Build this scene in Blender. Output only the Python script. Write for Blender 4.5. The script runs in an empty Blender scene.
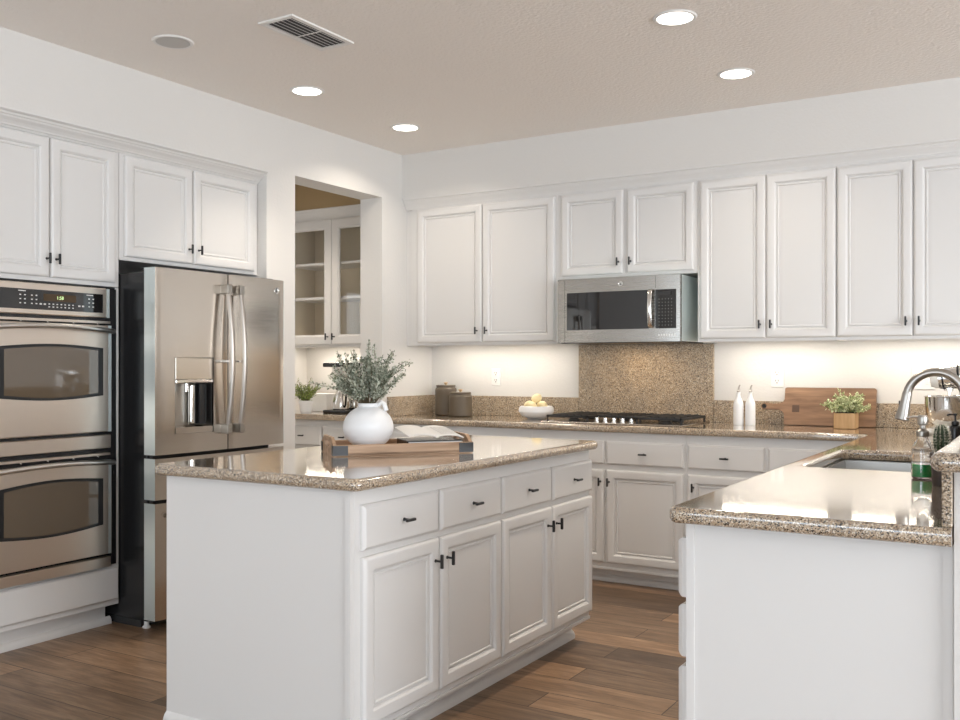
import bpy, bmesh, math, random
from mathutils import Vector, Matrix
random.seed(7)
PI = math.pi
COL = bpy.context.scene.collection
SC = bpy.context.scene

# ------------------------------------------------------------------ camera, world, light, exposure
cam = bpy.data.cameras.new('camera')
camo = bpy.data.objects.new('camera', cam); COL.objects.link(camo)
cam.sensor_width = 36; cam.lens = 957.0/960*36; cam.shift_y = 6/960
camo.location = (0, 0, 1.25); camo.rotation_euler = (PI/2, 0, math.radians(31.2))
cam.clip_start = 0.05
SC.camera = camo
SC.view_settings.view_transform = 'Standard'; SC.view_settings.look = 'None'
SC.view_settings.gamma = 1; SC.view_settings.use_curve_mapping = False
SC.view_settings.exposure = 0.12
w = bpy.data.worlds.new('daylight'); SC.world = w; w.use_nodes = True
w.node_tree.nodes['Background'].inputs[0].default_value = (.80, .90, 1, 1)
w.node_tree.nodes['Background'].inputs[1].default_value = 3.0

def area(name, loc, rot, sx, sy, power, color):
    l = bpy.data.lights.new(name, 'AREA'); l.shape = 'RECTANGLE'; l.size = sx; l.size_y = sy
    l.energy = power; l.color = color
    o = bpy.data.objects.new(name, l); COL.objects.link(o); o.location = loc; o.rotation_euler = rot
    return o
DAY = (.80, .90, 1.0)
# daylight entering by the windows of the rest of the room (behind and right of the camera)
area('window_daylight_rear', (-1.7, -3.93, 1.4), (PI/2+.75, 0, 0), 2.5, 2.1, 46, DAY)
area('window_daylight_rear', (1.9, -3.93, 1.4), (PI/2+.75, 0, 0), 2.5, 2.1, 46, DAY)
area('window_daylight_right', (4.83, 1.0, 1.35), (PI/2+.55, 0, PI/2), 4.2, 2.2, 285, (.93, .96, 1.0))
area('window_daylight_pantry', (-4.97, 4.46, 1.45), (PI/2, 0, -PI/2), .20, .8, 1.0, DAY)
SC.cycles.diffuse_bounces = 8; SC.cycles.max_bounces = 14; SC.cycles.glossy_bounces = 6; SC.cycles.transmission_bounces = 10

# ------------------------------------------------------------------ materials
def new_mat(name):
    m = bpy.data.materials.new(name); m.use_nodes = True
    return m, m.node_tree.nodes, m.node_tree.links, m.node_tree.nodes['Principled BSDF']
def simple(name, col, rough=.5, metal=0, bump=0, bscale=200, coat=0, **kw):
    m, n, l, b = new_mat(name)
    b.inputs['Base Color'].default_value = (*col, 1); b.inputs['Roughness'].default_value = rough
    b.inputs['Metallic'].default_value = metal; b.inputs['Coat Weight'].default_value = coat
    b.inputs['Coat Roughness'].default_value = .05
    for k, v in kw.items(): b.inputs[k].default_value = v
    tc = n.new('ShaderNodeTexCoord'); nz = n.new('ShaderNodeTexNoise'); nz.inputs['Scale'].default_value = bscale
    nz.inputs['Detail'].default_value = 3
    l.new(tc.outputs['Object'], nz.inputs['Vector'])
    if bump:
        bp = n.new('ShaderNodeBump'); bp.inputs['Strength'].default_value = bump; bp.inputs['Distance'].default_value = .005 if name == 'ceiling_paint' else .002
        l.new(nz.outputs['Fac'], bp.inputs['Height']); l.new(bp.outputs['Normal'], b.inputs['Normal'])
    return m
def emit(name, col, s):
    m, n, l, b = new_mat(name)
    b.inputs['Base Color'].default_value = (*col, 1)
    b.inputs['Emission Color'].default_value = (*col, 1); b.inputs['Emission Strength'].default_value = s
    return m
def ramp(n, pts, interp='LINEAR'):
    r = n.new('ShaderNodeValToRGB'); r.color_ramp.interpolation = interp
    e = r.color_ramp.elements
    while len(e) < len(pts): e.new(.5)
    for q, (p, c) in zip(e, pts): q.position = p; q.color = (*c, 1)
    return r
def granite(name, coat=1, rough=.12):
    m, n, l, b = new_mat(name)
    tc = n.new('ShaderNodeTexCoord')
    v = n.new('ShaderNodeTexVoronoi'); v.inputs['Scale'].default_value = 370
    l.new(tc.outputs['Object'], v.inputs['Vector'])
    sp = n.new('ShaderNodeSeparateColor'); l.new(v.outputs['Color'], sp.inputs[0])
    r1 = ramp(n, [(0, (.045, .036, .028)), (.15, (.20, .145, .10)), (.28, (.37, .285, .20)), (.52, (.47, .375, .27)), (.78, (.66, .585, .48)), (.92, (.29, .265, .235))], 'CONSTANT')
    l.new(sp.outputs[0], r1.inputs[0])
    nz = n.new('ShaderNodeTexNoise'); nz.inputs['Scale'].default_value = 9; nz.inputs['Detail'].default_value = 4
    l.new(tc.outputs['Object'], nz.inputs['Vector'])
    r2 = ramp(n, [(.3, (.88, .88, .88)), (.7, (1.1, 1.06, 1.0))]); l.new(nz.outputs['Fac'], r2.inputs[0])
    mx = n.new('ShaderNodeMix'); mx.data_type = 'RGBA'; mx.blend_type = 'MULTIPLY'; mx.inputs[0].default_value = 1
    l.new(r1.outputs[0], mx.inputs[6]); l.new(r2.outputs[0], mx.inputs[7]); l.new(mx.outputs[2], b.inputs['Base Color'])
    b.inputs['Roughness'].default_value = rough; b.inputs['IOR'].default_value = 1.6 if coat else 1.35
    b.inputs['Coat Weight'].default_value = coat; b.inputs['Coat IOR'].default_value = 1.6; b.inputs['Coat Roughness'].default_value = .06
    return m
def wood_floor(name):
    m, n, l, b = new_mat(name)
    tc = n.new('ShaderNodeTexCoord')
    br = n.new('ShaderNodeTexBrick'); br.offset = .37; br.inputs['Scale'].default_value = 1
    br.inputs['Brick Width'].default_value = 1.22; br.inputs['Row Height'].default_value = .172
    br.inputs['Mortar Size'].default_value = .0022; br.inputs['Mortar Smooth'].default_value = .3; br.inputs['Bias'].default_value = 0
    br.inputs['Color1'].default_value = (0, 0, 0, 1); br.inputs['Color2'].default_value = (1, 1, 1, 1); br.inputs['Mortar'].default_value = (.5, .5, .5, 1)
    l.new(tc.outputs['Object'], br.inputs['Vector'])
    # grain: stretched noise, shifted per plank
    mp = n.new('ShaderNodeMapping'); mp.inputs['Scale'].default_value = (1.6, 12, 1); l.new(tc.outputs['Object'], mp.inputs['Vector'])
    ad = n.new('ShaderNodeVectorMath'); ad.operation = 'MULTIPLY_ADD'; ad.inputs[1].default_value = (9, 9, 9)
    l.new(br.outputs['Color'], ad.inputs[0]); l.new(mp.outputs[0], ad.inputs[2])
    nz = n.new('ShaderNodeTexNoise'); nz.inputs['Scale'].default_value = 1.6; nz.inputs['Detail'].default_value = 7; nz.inputs['Roughness'].default_value = .65; nz.inputs['Distortion'].default_value = .6
    l.new(ad.outputs[0], nz.inputs['Vector'])
    r = ramp(n, [(.25, (.115, .072, .045)), (.5, (.21, .137, .087)), (.75, (.33, .226, .148))]); l.new(nz.outputs['Fac'], r.inputs[0])
    mp2 = n.new('ShaderNodeMapping'); mp2.inputs['Scale'].default_value = (6, 75, 1); l.new(tc.outputs['Object'], mp2.inputs['Vector'])
    nf = n.new('ShaderNodeTexNoise'); nf.inputs['Scale'].default_value = 1; nf.inputs['Detail'].default_value = 5; nf.inputs['Roughness'].default_value = .7; l.new(mp2.outputs[0], nf.inputs['Vector'])
    rf = ramp(n, [(.3, (.72, .72, .72)), (.7, (1.3, 1.28, 1.25))]); l.new(nf.outputs['Fac'], rf.inputs[0])
    mf = n.new('ShaderNodeMix'); mf.data_type = 'RGBA'; mf.blend_type = 'MULTIPLY'; mf.inputs[0].default_value = 1
    l.new(r.outputs[0], mf.inputs[6]); l.new(rf.outputs[0], mf.inputs[7])
    rp = ramp(n, [(0, (.48, .48, .50)), (.5, (1, 1, 1)), (1, (1.5, 1.42, 1.32))]); l.new(br.outputs['Color'], rp.inputs[0])
    mx = n.new('ShaderNodeMix'); mx.data_type = 'RGBA'; mx.blend_type = 'MULTIPLY'; mx.inputs[0].default_value = 1
    l.new(mf.outputs[2], mx.inputs[6]); l.new(rp.outputs[0], mx.inputs[7])
    m2 = n.new('ShaderNodeMix'); m2.data_type = 'RGBA'; m2.inputs[7].default_value = (.03, .018, .012, 1)
    l.new(br.outputs['Fac'], m2.inputs[0]); l.new(mx.outputs[2], m2.inputs[6]); l.new(m2.outputs[2], b.inputs['Base Color'])
    b.inputs['Roughness'].default_value = .38
    bp = n.new('ShaderNodeBump'); bp.inputs['Strength'].default_value = .15; bp.inputs['Distance'].default_value = .002
    l.new(nz.outputs['Fac'], bp.inputs['Height']); l.new(bp.outputs['Normal'], b.inputs['Normal'])
    return m
def wood(name, c0, c1, scale=(3, 30, 30), rough=.5):
    m, n, l, b = new_mat(name)
    tc = n.new('ShaderNodeTexCoord'); mp = n.new('ShaderNodeMapping'); mp.inputs['Scale'].default_value = scale
    l.new(tc.outputs['Object'], mp.inputs['Vector'])
    nz = n.new('ShaderNodeTexNoise'); nz.inputs['Scale'].default_value = 1.5; nz.inputs['Detail'].default_value = 6; nz.inputs['Distortion'].default_value = .5
    l.new(mp.outputs[0], nz.inputs['Vector'])
    r = ramp(n, [(.3, c0), (.7, c1)]); l.new(nz.outputs['Fac'], r.inputs[0]); l.new(r.outputs[0], b.inputs['Base Color'])
    b.inputs['Roughness'].default_value = rough
    return m
def steel(name, col, rough=.22, stretch=(1.5, 1.5, 220), wav=.02):
    m, n, l, b = new_mat(name)
    b.inputs['Base Color'].default_value = (*col, 1); b.inputs['Metallic'].default_value = 1
    tc = n.new('ShaderNodeTexCoord'); mp = n.new('ShaderNodeMapping'); mp.inputs['Scale'].default_value = stretch
    l.new(tc.outputs['Object'], mp.inputs['Vector'])
    nz = n.new('ShaderNodeTexNoise'); nz.inputs['Scale'].default_value = 3; nz.inputs['Detail'].default_value = 2
    l.new(mp.outputs[0], nz.inputs['Vector'])
    mr = n.new('ShaderNodeMapRange'); mr.inputs[3].default_value = rough-.04; mr.inputs[4].default_value = rough+.06
    l.new(nz.outputs['Fac'], mr.inputs[0]); l.new(mr.outputs[0], b.inputs['Roughness'])
    bp = n.new('ShaderNodeBump'); bp.inputs['Strength'].default_value = wav; bp.inputs['Distance'].default_value = .001
    l.new(nz.outputs['Fac'], bp.inputs['Height']); l.new(bp.outputs['Normal'], b.inputs['Normal'])
    return m
def foliage(name, c0, c1):
    m, n, l, b = new_mat(name)
    tc = n.new('ShaderNodeTexCoord'); nz = n.new('ShaderNodeTexWhiteNoise')
    v = n.new('ShaderNodeTexVoronoi'); v.inputs['Scale'].default_value = 90
    l.new(tc.outputs['Object'], v.inputs['Vector']); l.new(v.outputs['Color'], nz.inputs['Vector'])
    r = ramp(n, [(.1, c0), (.9, c1)]); l.new(nz.outputs['Value'], r.inputs[0]); l.new(r.outputs[0], b.inputs['Base Color'])
    b.inputs['Roughness'].default_value = .6
    b.inputs['Transmission Weight'].default_value = 0
    return m
def glass(name, col=(1, 1, 1), ior=1.45, rough=0):
    m, n, l, b = new_mat(name)
    b.inputs['Base Color'].default_value = (*col, 1); b.inputs['Transmission Weight'].default_value = 1
    b.inputs['Roughness'].default_value = rough; b.inputs['IOR'].default_value = ior
    return m

M = dict(
    wall=simple('white_wall_paint', (.675, .66, .635), .7, bump=.5, bscale=70),
    wall_tan=simple('tan_soffit', (.42, .31, .17), .75, bump=.4, bscale=70),  # pantry soffit only: darker, yellower than the white walls
    ceil=simple('ceiling_paint', (.87, .83, .785), .85, bump=1.0, bscale=60),
    cab=simple('white_cabinet_paint', (.69, .68, .665), .32, bump=.04, bscale=30),
    cabin=simple('cabinet_interior', (.66, .58, .43), .6, bump=.05, bscale=30),
    trim=simple('trim_paint', (.70, .69, .672), .35, bump=.03, bscale=30),
    granite=granite('speckled_granite'),
    granitew=granite('granite_backsplash', 0, .45),
    floor=wood_floor('brown_plank_floor'),
    black=simple('black_metal', (.012, .012, .013), .35, bump=.05),
    blackp=simple('black_plastic', (.015, .015, .016), .25, bump=.03),
    blackg=simple('black_glass', (.012, .011, .011), .04, bump=0, coat=.5),
    iron=simple('cast_iron', (.02, .02, .021), .55, bump=.3),
    steel=steel('brushed_steel', (.55, .505, .455), .24),
    steelh=steel('handle_steel', (.50, .455, .41), .30),
    ovenbar=simple('oven_handle_metal', (.72, .70, .67), .28, 1, bump=.01),
    steelm=steel('microwave_steel', (.43, .41, .38), .26),
    steelo=steel('oven_steel', (.72, .64, .565), .34),
    steelv=steel('brushed_steel_vertical', (.58, .525, .465), .20, (1.5, 1.5, 60), .03),
    steeld=steel('door_edge_steel', (.80, .88, .88), .5),
    chrome=simple('chrome', (.78, .77, .75), .10, 1),
    nickel=simple('brushed_nickel', (.40, .375, .34), .30, 1, bump=.02),
    sink=simple('sink_steel', (.46, .45, .43), .36, 1, bump=.05),
    ceramic=simple('white_ceramic', (.82, .83, .84), .35, bump=.2, bscale=40),
    plate=simple('white_plastic', (.78, .77, .75), .35, bump=.01),
    slot=simple('dark_slot', (.03, .03, .03), .6, bump=.01),
    traywood=wood('tray_wood', (.30, .18, .10), (.58, .40, .27), (2, 25, 25)),
    boardwood=wood('board_wood', (.165, .090, .050), (.33, .195, .115), (3, 30, 30)),
    potwood=wood('pot_wood', (.50, .30, .13), (.66, .43, .22), (20, 3, 3)),
    lidwood=wood('lid_wood', (.42, .28, .15), (.6, .43, .26), (10, 10, 10)),
    taupe=simple('taupe_stoneware', (.12, .094, .065), .5, bump=.6, bscale=60),
    lemon=simple('lemon_skin', (.90, .77, .46), .45, bump=.3, bscale=250),
    euc=foliage('silvery_green_leaves', (.12, .15, .10), (.55, .57, .47)),
    green=foliage('green_leaves', (.05, .10, .02), (.30, .36, .08)),
    pale=foliage('pale_green_leaves', (.26, .33, .12), (.82, .84, .55)),
    stem=simple('stem', (.12, .09, .05), .7, bump=.1),
    soil=simple('soil', (.04, .028, .02), .9, bump=.5),
    cactus=foliage('cactus_skin', (.015, .03, .012), (.045, .075, .03)),
    spine=simple('cactus_spines', (.75, .70, .58), .6, bump=.01),
    glass=glass('clear_glass'),
    ovenglass=simple('oven_window_glass', (.11, .082, .055), .03, bump=0, coat=1),
    liquid=simple('green_soap', (.005, .33, .07), .08, bump=0, **{'Emission Strength': 0}),
    paper=simple('paper', (.80, .79, .76), .6, bump=.05),
    print_=simple('print_ink', (.16, .16, .17), .7, bump=.01),
    mark=simple('panel_marking', (.62, .62, .60), .5, bump=.01),
    lamp=emit('lamp_glow', (1, .93, .84), 6),
    strip=emit('strip_glow', (1, .82, .58), 4),
    led=emit('display_glow', (.55, .75, .35), .9),
    leddim=emit('display_back', (.05, .028, .01), .2),
    bulb=simple('unlit_bulb', (.50, .49, .47), .5, bump=.01),
    creamer=simple('cream_enamel', (.80, .78, .73), .2, bump=0, coat=.6),
)
thinglass, n_, l_, b_ = new_mat('pane_glass')
for x in list(n_):
    if x.name == 'Principled BSDF': n_.remove(x)
tr = n_.new('ShaderNodeBsdfTransparent'); gl = n_.new('ShaderNodeBsdfGlossy'); gl.inputs['Roughness'].default_value = .02
fr = n_.new('ShaderNodeFresnel'); geo = n_.new('ShaderNodeNewGeometry'); mrg = n_.new('ShaderNodeMapRange'); mrg.inputs[3].default_value = 1.5; mrg.inputs[4].default_value = .6667
l_.new(geo.outputs['Backfacing'], mrg.inputs[0]); l_.new(mrg.outputs[0], fr.inputs[0]); mxs = n_.new('ShaderNodeMixShader')
l_.new(fr.outputs[0], mxs.inputs[0]); l_.new(tr.outputs[0], mxs.inputs[1]); l_.new(gl.outputs[0], mxs.inputs[2])
l_.new(mxs.outputs[0], n_['Material Output'].inputs[0]); M['pane'] = thinglass

# ------------------------------------------------------------------ mesh helpers
class MB:
    def __init__(s): s.v = []; s.f = []
    def add(s, vs, fs):
        o = len(s.v); s.v += [tuple(x) for x in vs]; s.f += [tuple(i+o for i in f) for f in fs]; return s
    def box(s, x0, x1, y0, y1, z0, z1):
        return s.add([(x0,y0,z0),(x1,y0,z0),(x1,y1,z0),(x0,y1,z0),(x0,y0,z1),(x1,y0,z1),(x1,y1,z1),(x0,y1,z1)],
                     [(0,3,2,1),(4,5,6,7),(0,1,5,4),(1,2,6,5),(2,3,7,6),(3,0,4,7)])
    def bbox(s, x0, x1, y0, y1, z0, z1, b=.003, seg=1):
        bm = bmesh.new()
        vs = [bm.verts.new(p) for p in [(x0,y0,z0),(x1,y0,z0),(x1,y1,z0),(x0,y1,z0),(x0,y0,z1),(x1,y0,z1),(x1,y1,z1),(x0,y1,z1)]]
        for f in [(0,3,2,1),(4,5,6,7),(0,1,5,4),(1,2,6,5),(2,3,7,6),(3,0,4,7)]: bm.faces.new([vs[i] for i in f])
        bmesh.ops.bevel(bm, geom=bm.edges[:], offset=b, segments=seg, affect='EDGES', profile=.5)
        return s.bm(bm)
    def bm(s, bm, mat=None):
        bm.verts.index_update()
        s.add([(mat @ v.co) if mat else v.co for v in bm.verts], [[v.index for v in f.verts] for f in bm.faces]); bm.free(); return s
    def lathe(s, prof, seg=32, c=(0, 0, 0), axis='z'):
        # prof: list of (r, h)
        vs = []; fs = []
        for r, h in prof:
            for k in range(seg):
                a = 2*PI*k/seg; p = (r*math.cos(a), r*math.sin(a), h)
                if axis == 'y': p = (p[0], -p[2], p[1])       # h grows towards -y
                if axis == 'x': p = (p[2], p[0], p[1])
                vs.append((p[0]+c[0], p[1]+c[1], p[2]+c[2]))
        for i in range(len(prof)-1):
            for k in range(seg):
                k2 = (k+1) % seg
                fs.append((i*seg+k, i*seg+k2, (i+1)*seg+k2, (i+1)*seg+k))
        if prof[0][0] > 1e-5: fs.append(tuple(range(seg-1, -1, -1)))
        if prof[-1][0] > 1e-5: fs.append(tuple((len(prof)-1)*seg+k for k in range(seg)))
        return s.add(vs, fs)
    def tube(s, pts, r, seg=10, caps=True):
        pts = [Vector(p) for p in pts]; rs = r if isinstance(r, (list, tuple)) else [r]*len(pts)
        vs = []; fs = []; up = None
        for i, p in enumerate(pts):
            t = (pts[min(i+1, len(pts)-1)]-pts[max(i-1, 0)]).normalized()
            if up is None:
                up = Vector((0, 0, 1)) if abs(t.z) < .9 else Vector((1, 0, 0))
            u = t.cross(up).normalized(); up = u.cross(t).normalized()
            for k in range(seg):
                a = 2*PI*k/seg; vs.append(p+(u*math.cos(a)+up*math.sin(a))*rs[i])
        for i in range(len(pts)-1):
            for k in range(seg):
                k2 = (k+1) % seg; fs.append((i*seg+k, i*seg+k2, (i+1)*seg+k2, (i+1)*seg+k))
        if caps: fs.append(tuple(range(seg-1, -1, -1))); fs.append(tuple((len(pts)-1)*seg+k for k in range(seg)))
        return s.add(vs, fs)
    def prism(s, poly, d0, d1, axis='y'):
        # poly of (a,b): axis y -> (x,z); axis x -> (y,z); axis z -> (x,y)
        def P(a, b, d): return {'y': (a, d, b), 'x': (d, a, b), 'z': (a, b, d)}[axis]
        n = len(poly); vs = [P(a, b, d0) for a, b in poly]+[P(a, b, d1) for a, b in poly]
        fs = [tuple(range(n)), tuple(range(2*n-1, n-1, -1))]+[(i, i+n, (i+1) % n+n, (i+1) % n) for i in range(n)]
        return s.add(vs, fs)
    def rings(s, x0, x1, z0, z1, y, rs):
        # a panel facing -y made of nested rectangles, rs = (inset, height towards -y)
        vs = []; fs = []
        for ins, h in rs:
            vs += [(x0+ins, y-h, z0+ins), (x1-ins, y-h, z0+ins), (x1-ins, y-h, z1-ins), (x0+ins, y-h, z1-ins)]
        for i in range(len(rs)-1):
            for k in range(4):
                k2 = (k+1) % 4; fs.append((i*4+k, i*4+k2, (i+1)*4+k2, (i+1)*4+k))
        m = (len(rs)-1)*4; fs.append((m, m+1, m+2, m+3)); fs.append((3, 2, 1, 0))
        return s.add(vs, fs)
    def build(s, name, mat, parent=None, smooth=35, loc=None, rot=None):
        me = bpy.data.meshes.new(name); me.from_pydata(s.v, [], s.f)
        bm = bmesh.new(); bm.from_mesh(me)
        bmesh.ops.remove_doubles(bm, verts=bm.verts, dist=1e-6)
        bmesh.ops.recalc_face_normals(bm, faces=bm.faces); bm.to_mesh(me); bm.free()
        if smooth:
            for p in me.polygons: p.use_smooth = True
            me.set_sharp_from_angle(angle=math.radians(smooth))
        me.materials.append(mat)
        o = bpy.data.objects.new(name, me); COL.objects.link(o)
        if smooth and len(s.f) < 3000:
            wm = o.modifiers.new('normals', 'WEIGHTED_NORMAL'); wm.keep_sharp = True; wm.weight = 50
        if parent: o.parent = parent
        if loc: o.location = loc
        if rot: o.rotation_euler = rot
        return o
def tag(o, label=None, cat=None, group=None, kind=None):
    if label: o['label'] = label
    if cat: o['category'] = cat
    if group: o['group'] = group
    if kind: o['kind'] = kind
    return o
def thing(name, loc, label, cat, rz=0, group=None):
    o = bpy.data.objects.new(name, None); o.empty_display_size = .05; COL.objects.link(o)
    o.location = loc; o.rotation_euler = (0, 0, rz)
    return tag(o, label, cat, group)
def struct(mb, name, mat):
    return tag(mb.build(name, mat, smooth=0), kind='structure')
def copy_tree(o, parent=None):
    c = o.copy(); COL.objects.link(c)
    if parent: c.parent = parent
    for ch in list(o.children): copy_tree(ch, c)
    return c
def text_mesh(s, size, mat, name, parent, loc, rot=(PI/2, 0, 0), ext=.0004):
    cu = bpy.data.curves.new(name, 'FONT'); cu.body = s; cu.size = size; cu.extrude = ext; cu.align_x = 'CENTER'; cu.align_y = 'CENTER'
    t = bpy.data.objects.new(name, cu); COL.objects.link(t)
    bpy.context.view_layer.update()
    me = bpy.data.meshes.new_from_object(t); bpy.data.objects.remove(t)
    me.materials.clear(); me.materials.append(mat)
    o = bpy.data.objects.new(name, me); COL.objects.link(o); o.parent = parent; o.location = loc; o.rotation_euler = rot
    return o

# ------------------------------------------------------------------ room shell
LW, BW, CH = -3.83, 5.66, 2.685        # left wall plane, back wall plane, ceiling
struct(MB().box(-5.2, 5.1, -4.2, 5.9, -.08, 0), 'floor', M['floor'])
struct(MB().box(-5.2, 5.1, -4.2, 5.9, CH, CH+.1), 'ceiling', M['ceil'])
struct(MB().box(-5.2, 5.02, BW, BW+.12, 0, CH), 'wall_back', M['wall'])
wl = MB()
wl.box(LW-.18, LW, -4.1, 2.27, 0, CH)                # left of the oven niche
wl.box(LW-.18, LW, 2.27, 3.998, 2.348, CH)             # above the niche
wl.box(LW-.18, LW, 3.998, 4.233, 0, CH)               # pier
wl.box(LW-.18, LW, 4.233, 5.074, 2.365, CH)          # header of the doorway
wl.box(LW-.18, LW, 5.074, BW, 0, CH)                 # far pier
struct(wl, 'wall_left', M['wall'])
wn = MB()
wn.box(-4.62, -4.50, 2.15, 4.20, 0, CH); wn.box(-4.50, LW-.18, 2.15, 2.27, 0, CH); wn.box(-4.50, LW-.18, 3.998, 4.20, 0, CH)
wn.box(-4.50, LW-.18, 2.27, 3.998, 2.36, 2.42)
struct(wn, 'wall_niche', M['wall'])
struct(MB().box(-5.12, -5.0, 4.20, 4.34, 0, CH).box(-5.12, -5.0, 4.58, BW, 0, CH).box(-5.12, -5.0, 4.34, 4.58, 0, 1.0).box(-5.12, -5.0, 4.34, 4.58, 1.88, CH).box(-5.12, -4.62, 4.08, 4.20, 0, CH), 'wall_pantry', M['wall'])
struct(MB().box(LW, 4.9, 5.30, BW, 2.385, CH), 'trim_1', M['wall'])      # soffit above the wall cabinets
struct(MB().box(-5.0, LW-.18, 5.33, BW, 2.385, CH), 'trim_2', M['wall_tan'])  # tan soffit in the pantry
struct(MB().box(-.19, -.07, 2.24, BW, 0, 1.035), 'wall_peninsula', M['wall'])
# rear and right walls with window openings (behind / beside the camera)
def wall_with_windows(name, a0, a1, wins, thick, axis):
    mb = MB(); x = a0
    def B(p, q, z0, z1):
        if axis == 'x': mb.box(p, q, thick[0], thick[1], z0, z1)
        else: mb.box(thick[0], thick[1], p, q, z0, z1)
    for (p, q, z0, z1) in wins:
        B(x, p, 0, CH); B(p, q, 0, z0); B(p, q, z1, CH); x = q
    B(x, a1, 0, CH)
    return struct(mb, name, M['wall'])
wall_with_windows('wall_rear', LW-.18, 5.02, [(-3.0, -.4, .25, 2.5), (.6, 3.2, .25, 2.5)], (-4.12, -4.0), 'x')
wall_with_windows('wall_right', -4.0, BW, [(-1.2, 3.2, .1, 2.5)], (4.9, 5.02), 'y')
def win(i, p, q, z0, z1, c, axis):
    mb = MB()
    def B(a, b, za, zb, d=.03):
        if axis == 'x': mb.box(a, b, c-d, c+d, za, zb)
        else: mb.box(c-d, c+d, a, b, za, zb)
    B(p, q, z0, z0+.05); B(p, q, z1-.05, z1); B(p, p+.05, z0, z1); B(q-.05, q, z0, z1)
    m_ = (p+q)/2; B(m_-.03, m_+.03, z0, z1)
    struct(mb, 'window_%d' % i, M['trim'])
win(1, -3.0, -.4, .25, 2.5, -4.06, 'x'); win(2, .6, 3.2, .25, 2.5, -4.06, 'x'); win(3, -1.2, 3.2, .1, 2.5, 4.96, 'y')
win(4, 4.34, 4.58, 1.0, 1.88, -5.06, 'y')

# crown mouldings
def crown(mb, a0, a1, face, z0, z1, axis, sgn, depth):
    # profile from the cabinet face outwards; sgn = direction outwards
    h = z1-z0; d = depth
    pr = [(0, 0), (.06, .02), (.13, .12), (.22, .16), (.25, .24), (.40, .40), (.60, .56), (.66, .66), (.74, .68), (.80, .80), (.92, .84), (1, .90), (1, 1), (0, 1)]
    poly = [(face+sgn*p*d, z0+q*h) for p, q in pr]
    mb.prism(poly, a0, a1, 'x' if axis == 'x' else 'y')
c1 = MB(); crown(c1, -3.826, -.20, 5.345, 2.312, 2.385, 'x', -1, .042); struct(c1, 'trim_3', M['trim'])
c2 = MB(); crown(c2, 2.27, 3.997, -3.90, 2.282, 2.350, 'y', 1, .083); struct(c2, 'trim_4', M['trim'])
c3 = MB(); crown(c3, -5.0, -4.02, 5.345, 2.312, 2.385, 'x', -1, .045); struct(c3, 'trim_5', M['trim'])
# baseboards
struct(MB().box(-.07, -.058, 2.24, BW, 0, .09).box(-.20, -.058, 2.228, 2.24, 0, .09), 'baseboard_right', M['trim'])
struct(MB().box(LW, LW+.012, 3.998, 4.233, 0, .09), 'baseboard_left', M['trim'])

# ------------------------------------------------------------------ cabinets (local: front faces -y at y=0, x along, z up)
R_DOOR = [(0, 0), (0, .011), (.003, .016), (.008, .0195), (.014, .021), (.034, .021), (.043, .0185), (.050, .0125), (.052, .007),
          (.056, .006), (.059, .011), (.064, .0115), (.067, .007), (.072, .0065), (.088, .0110)]
R_DRAW = [(0, 0), (0, .010), (.003, .014), (.010, .019)]
def knob(parent, x, z, y=-.02, vertical=True):
    mb = MB()
    mb.lathe([(.006, 0), (.0055, .004), (.004, .006), (.004, .024)], 12, (x, y, z), 'y')
    if vertical: mb.bbox(x-.0045, x+.0045, y-.033, y-.022, z-.024, z+.024, .002)
    else: mb.bbox(x-.024, x+.024, y-.033, y-.022, z-.0045, z+.0045, .002)
    return mb.build('knob', M['black'], parent)
def door(root, x0, x1, z0, z1, kn=None):
    o = MB().rings(x0, x1, z0, z1, 0, R_DOOR).build('door', M['cab'], root, 25)
    if kn: knob(o, kn[0], kn[1])
    return o
def drawer(root, x0, x1, z0, z1, kn=True, k=1):
    o = MB().rings(x0, x1, z0, z1, 0, [(a, b*k) for a, b in R_DRAW]).build('drawer', M['cab'], root, 25)
    if kn: knob(o, (x0+x1)/2, (z0+z1)/2, -.019, False)
    return o
def base_cab(loc, rz, wdt, depth, label, doors=(), drawers=(), group=None, toe=(.10, .075), ztop=.872, body=True, name='base_cabinet', toe_x=(0, 0)):
    r = thing(name, loc, label, 'cabinet', rz, group)
    MB().bbox(0.0005, wdt-.0005, 0, depth, toe[0], ztop, .0015).build('body', M['cab'], r)
    MB().box(.002+toe_x[0], wdt-.002-toe_x[1], toe[1], depth-.002, 0, toe[0]).build('toe_kick', M['cab'], r)
    t = toe[1]
    MB().prism([(t, 0), (t-.016, 0), (t-.016, .018), (t-.010, .030), (t, .038)], .002+toe_x[0], wdt-.002-toe_x[1], 'x').build('base_moulding', M['cab'], r)
    MB().prism([(0, toe[0]+.014), (-.006, toe[0]+.014), (-.006, toe[0]+.004), (-.003, toe[0]), (0, toe[0])], .001, wdt-.001, 'x').build('bottom_rail', M['cab'], r)
    for d in doors: door(r, *d)
    for d in drawers: drawer(r, *d)
    return r
def wall_cab(loc, rz, wdt, depth, h, label, doors, name='wall_cabinet', group=None):
    r = thing(name, loc, label, 'cabinet', rz, group)
    rb = .030 if loc[2] < 1.5 else 0
    MB().bbox(.0005, wdt-.0005, 0, depth, rb, h, .0015).build('body', M['cab'], r)
    if rb: MB().box(.0005, wdt-.0005, 0, .022, 0, rb).box(.0005, .018, .022, depth, 0, rb).box(wdt-.018, wdt-.0005, .022, depth, 0, rb).build('light_rail', M['cab'], r)
    for d in doors: door(r, *d)
    return r

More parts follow.
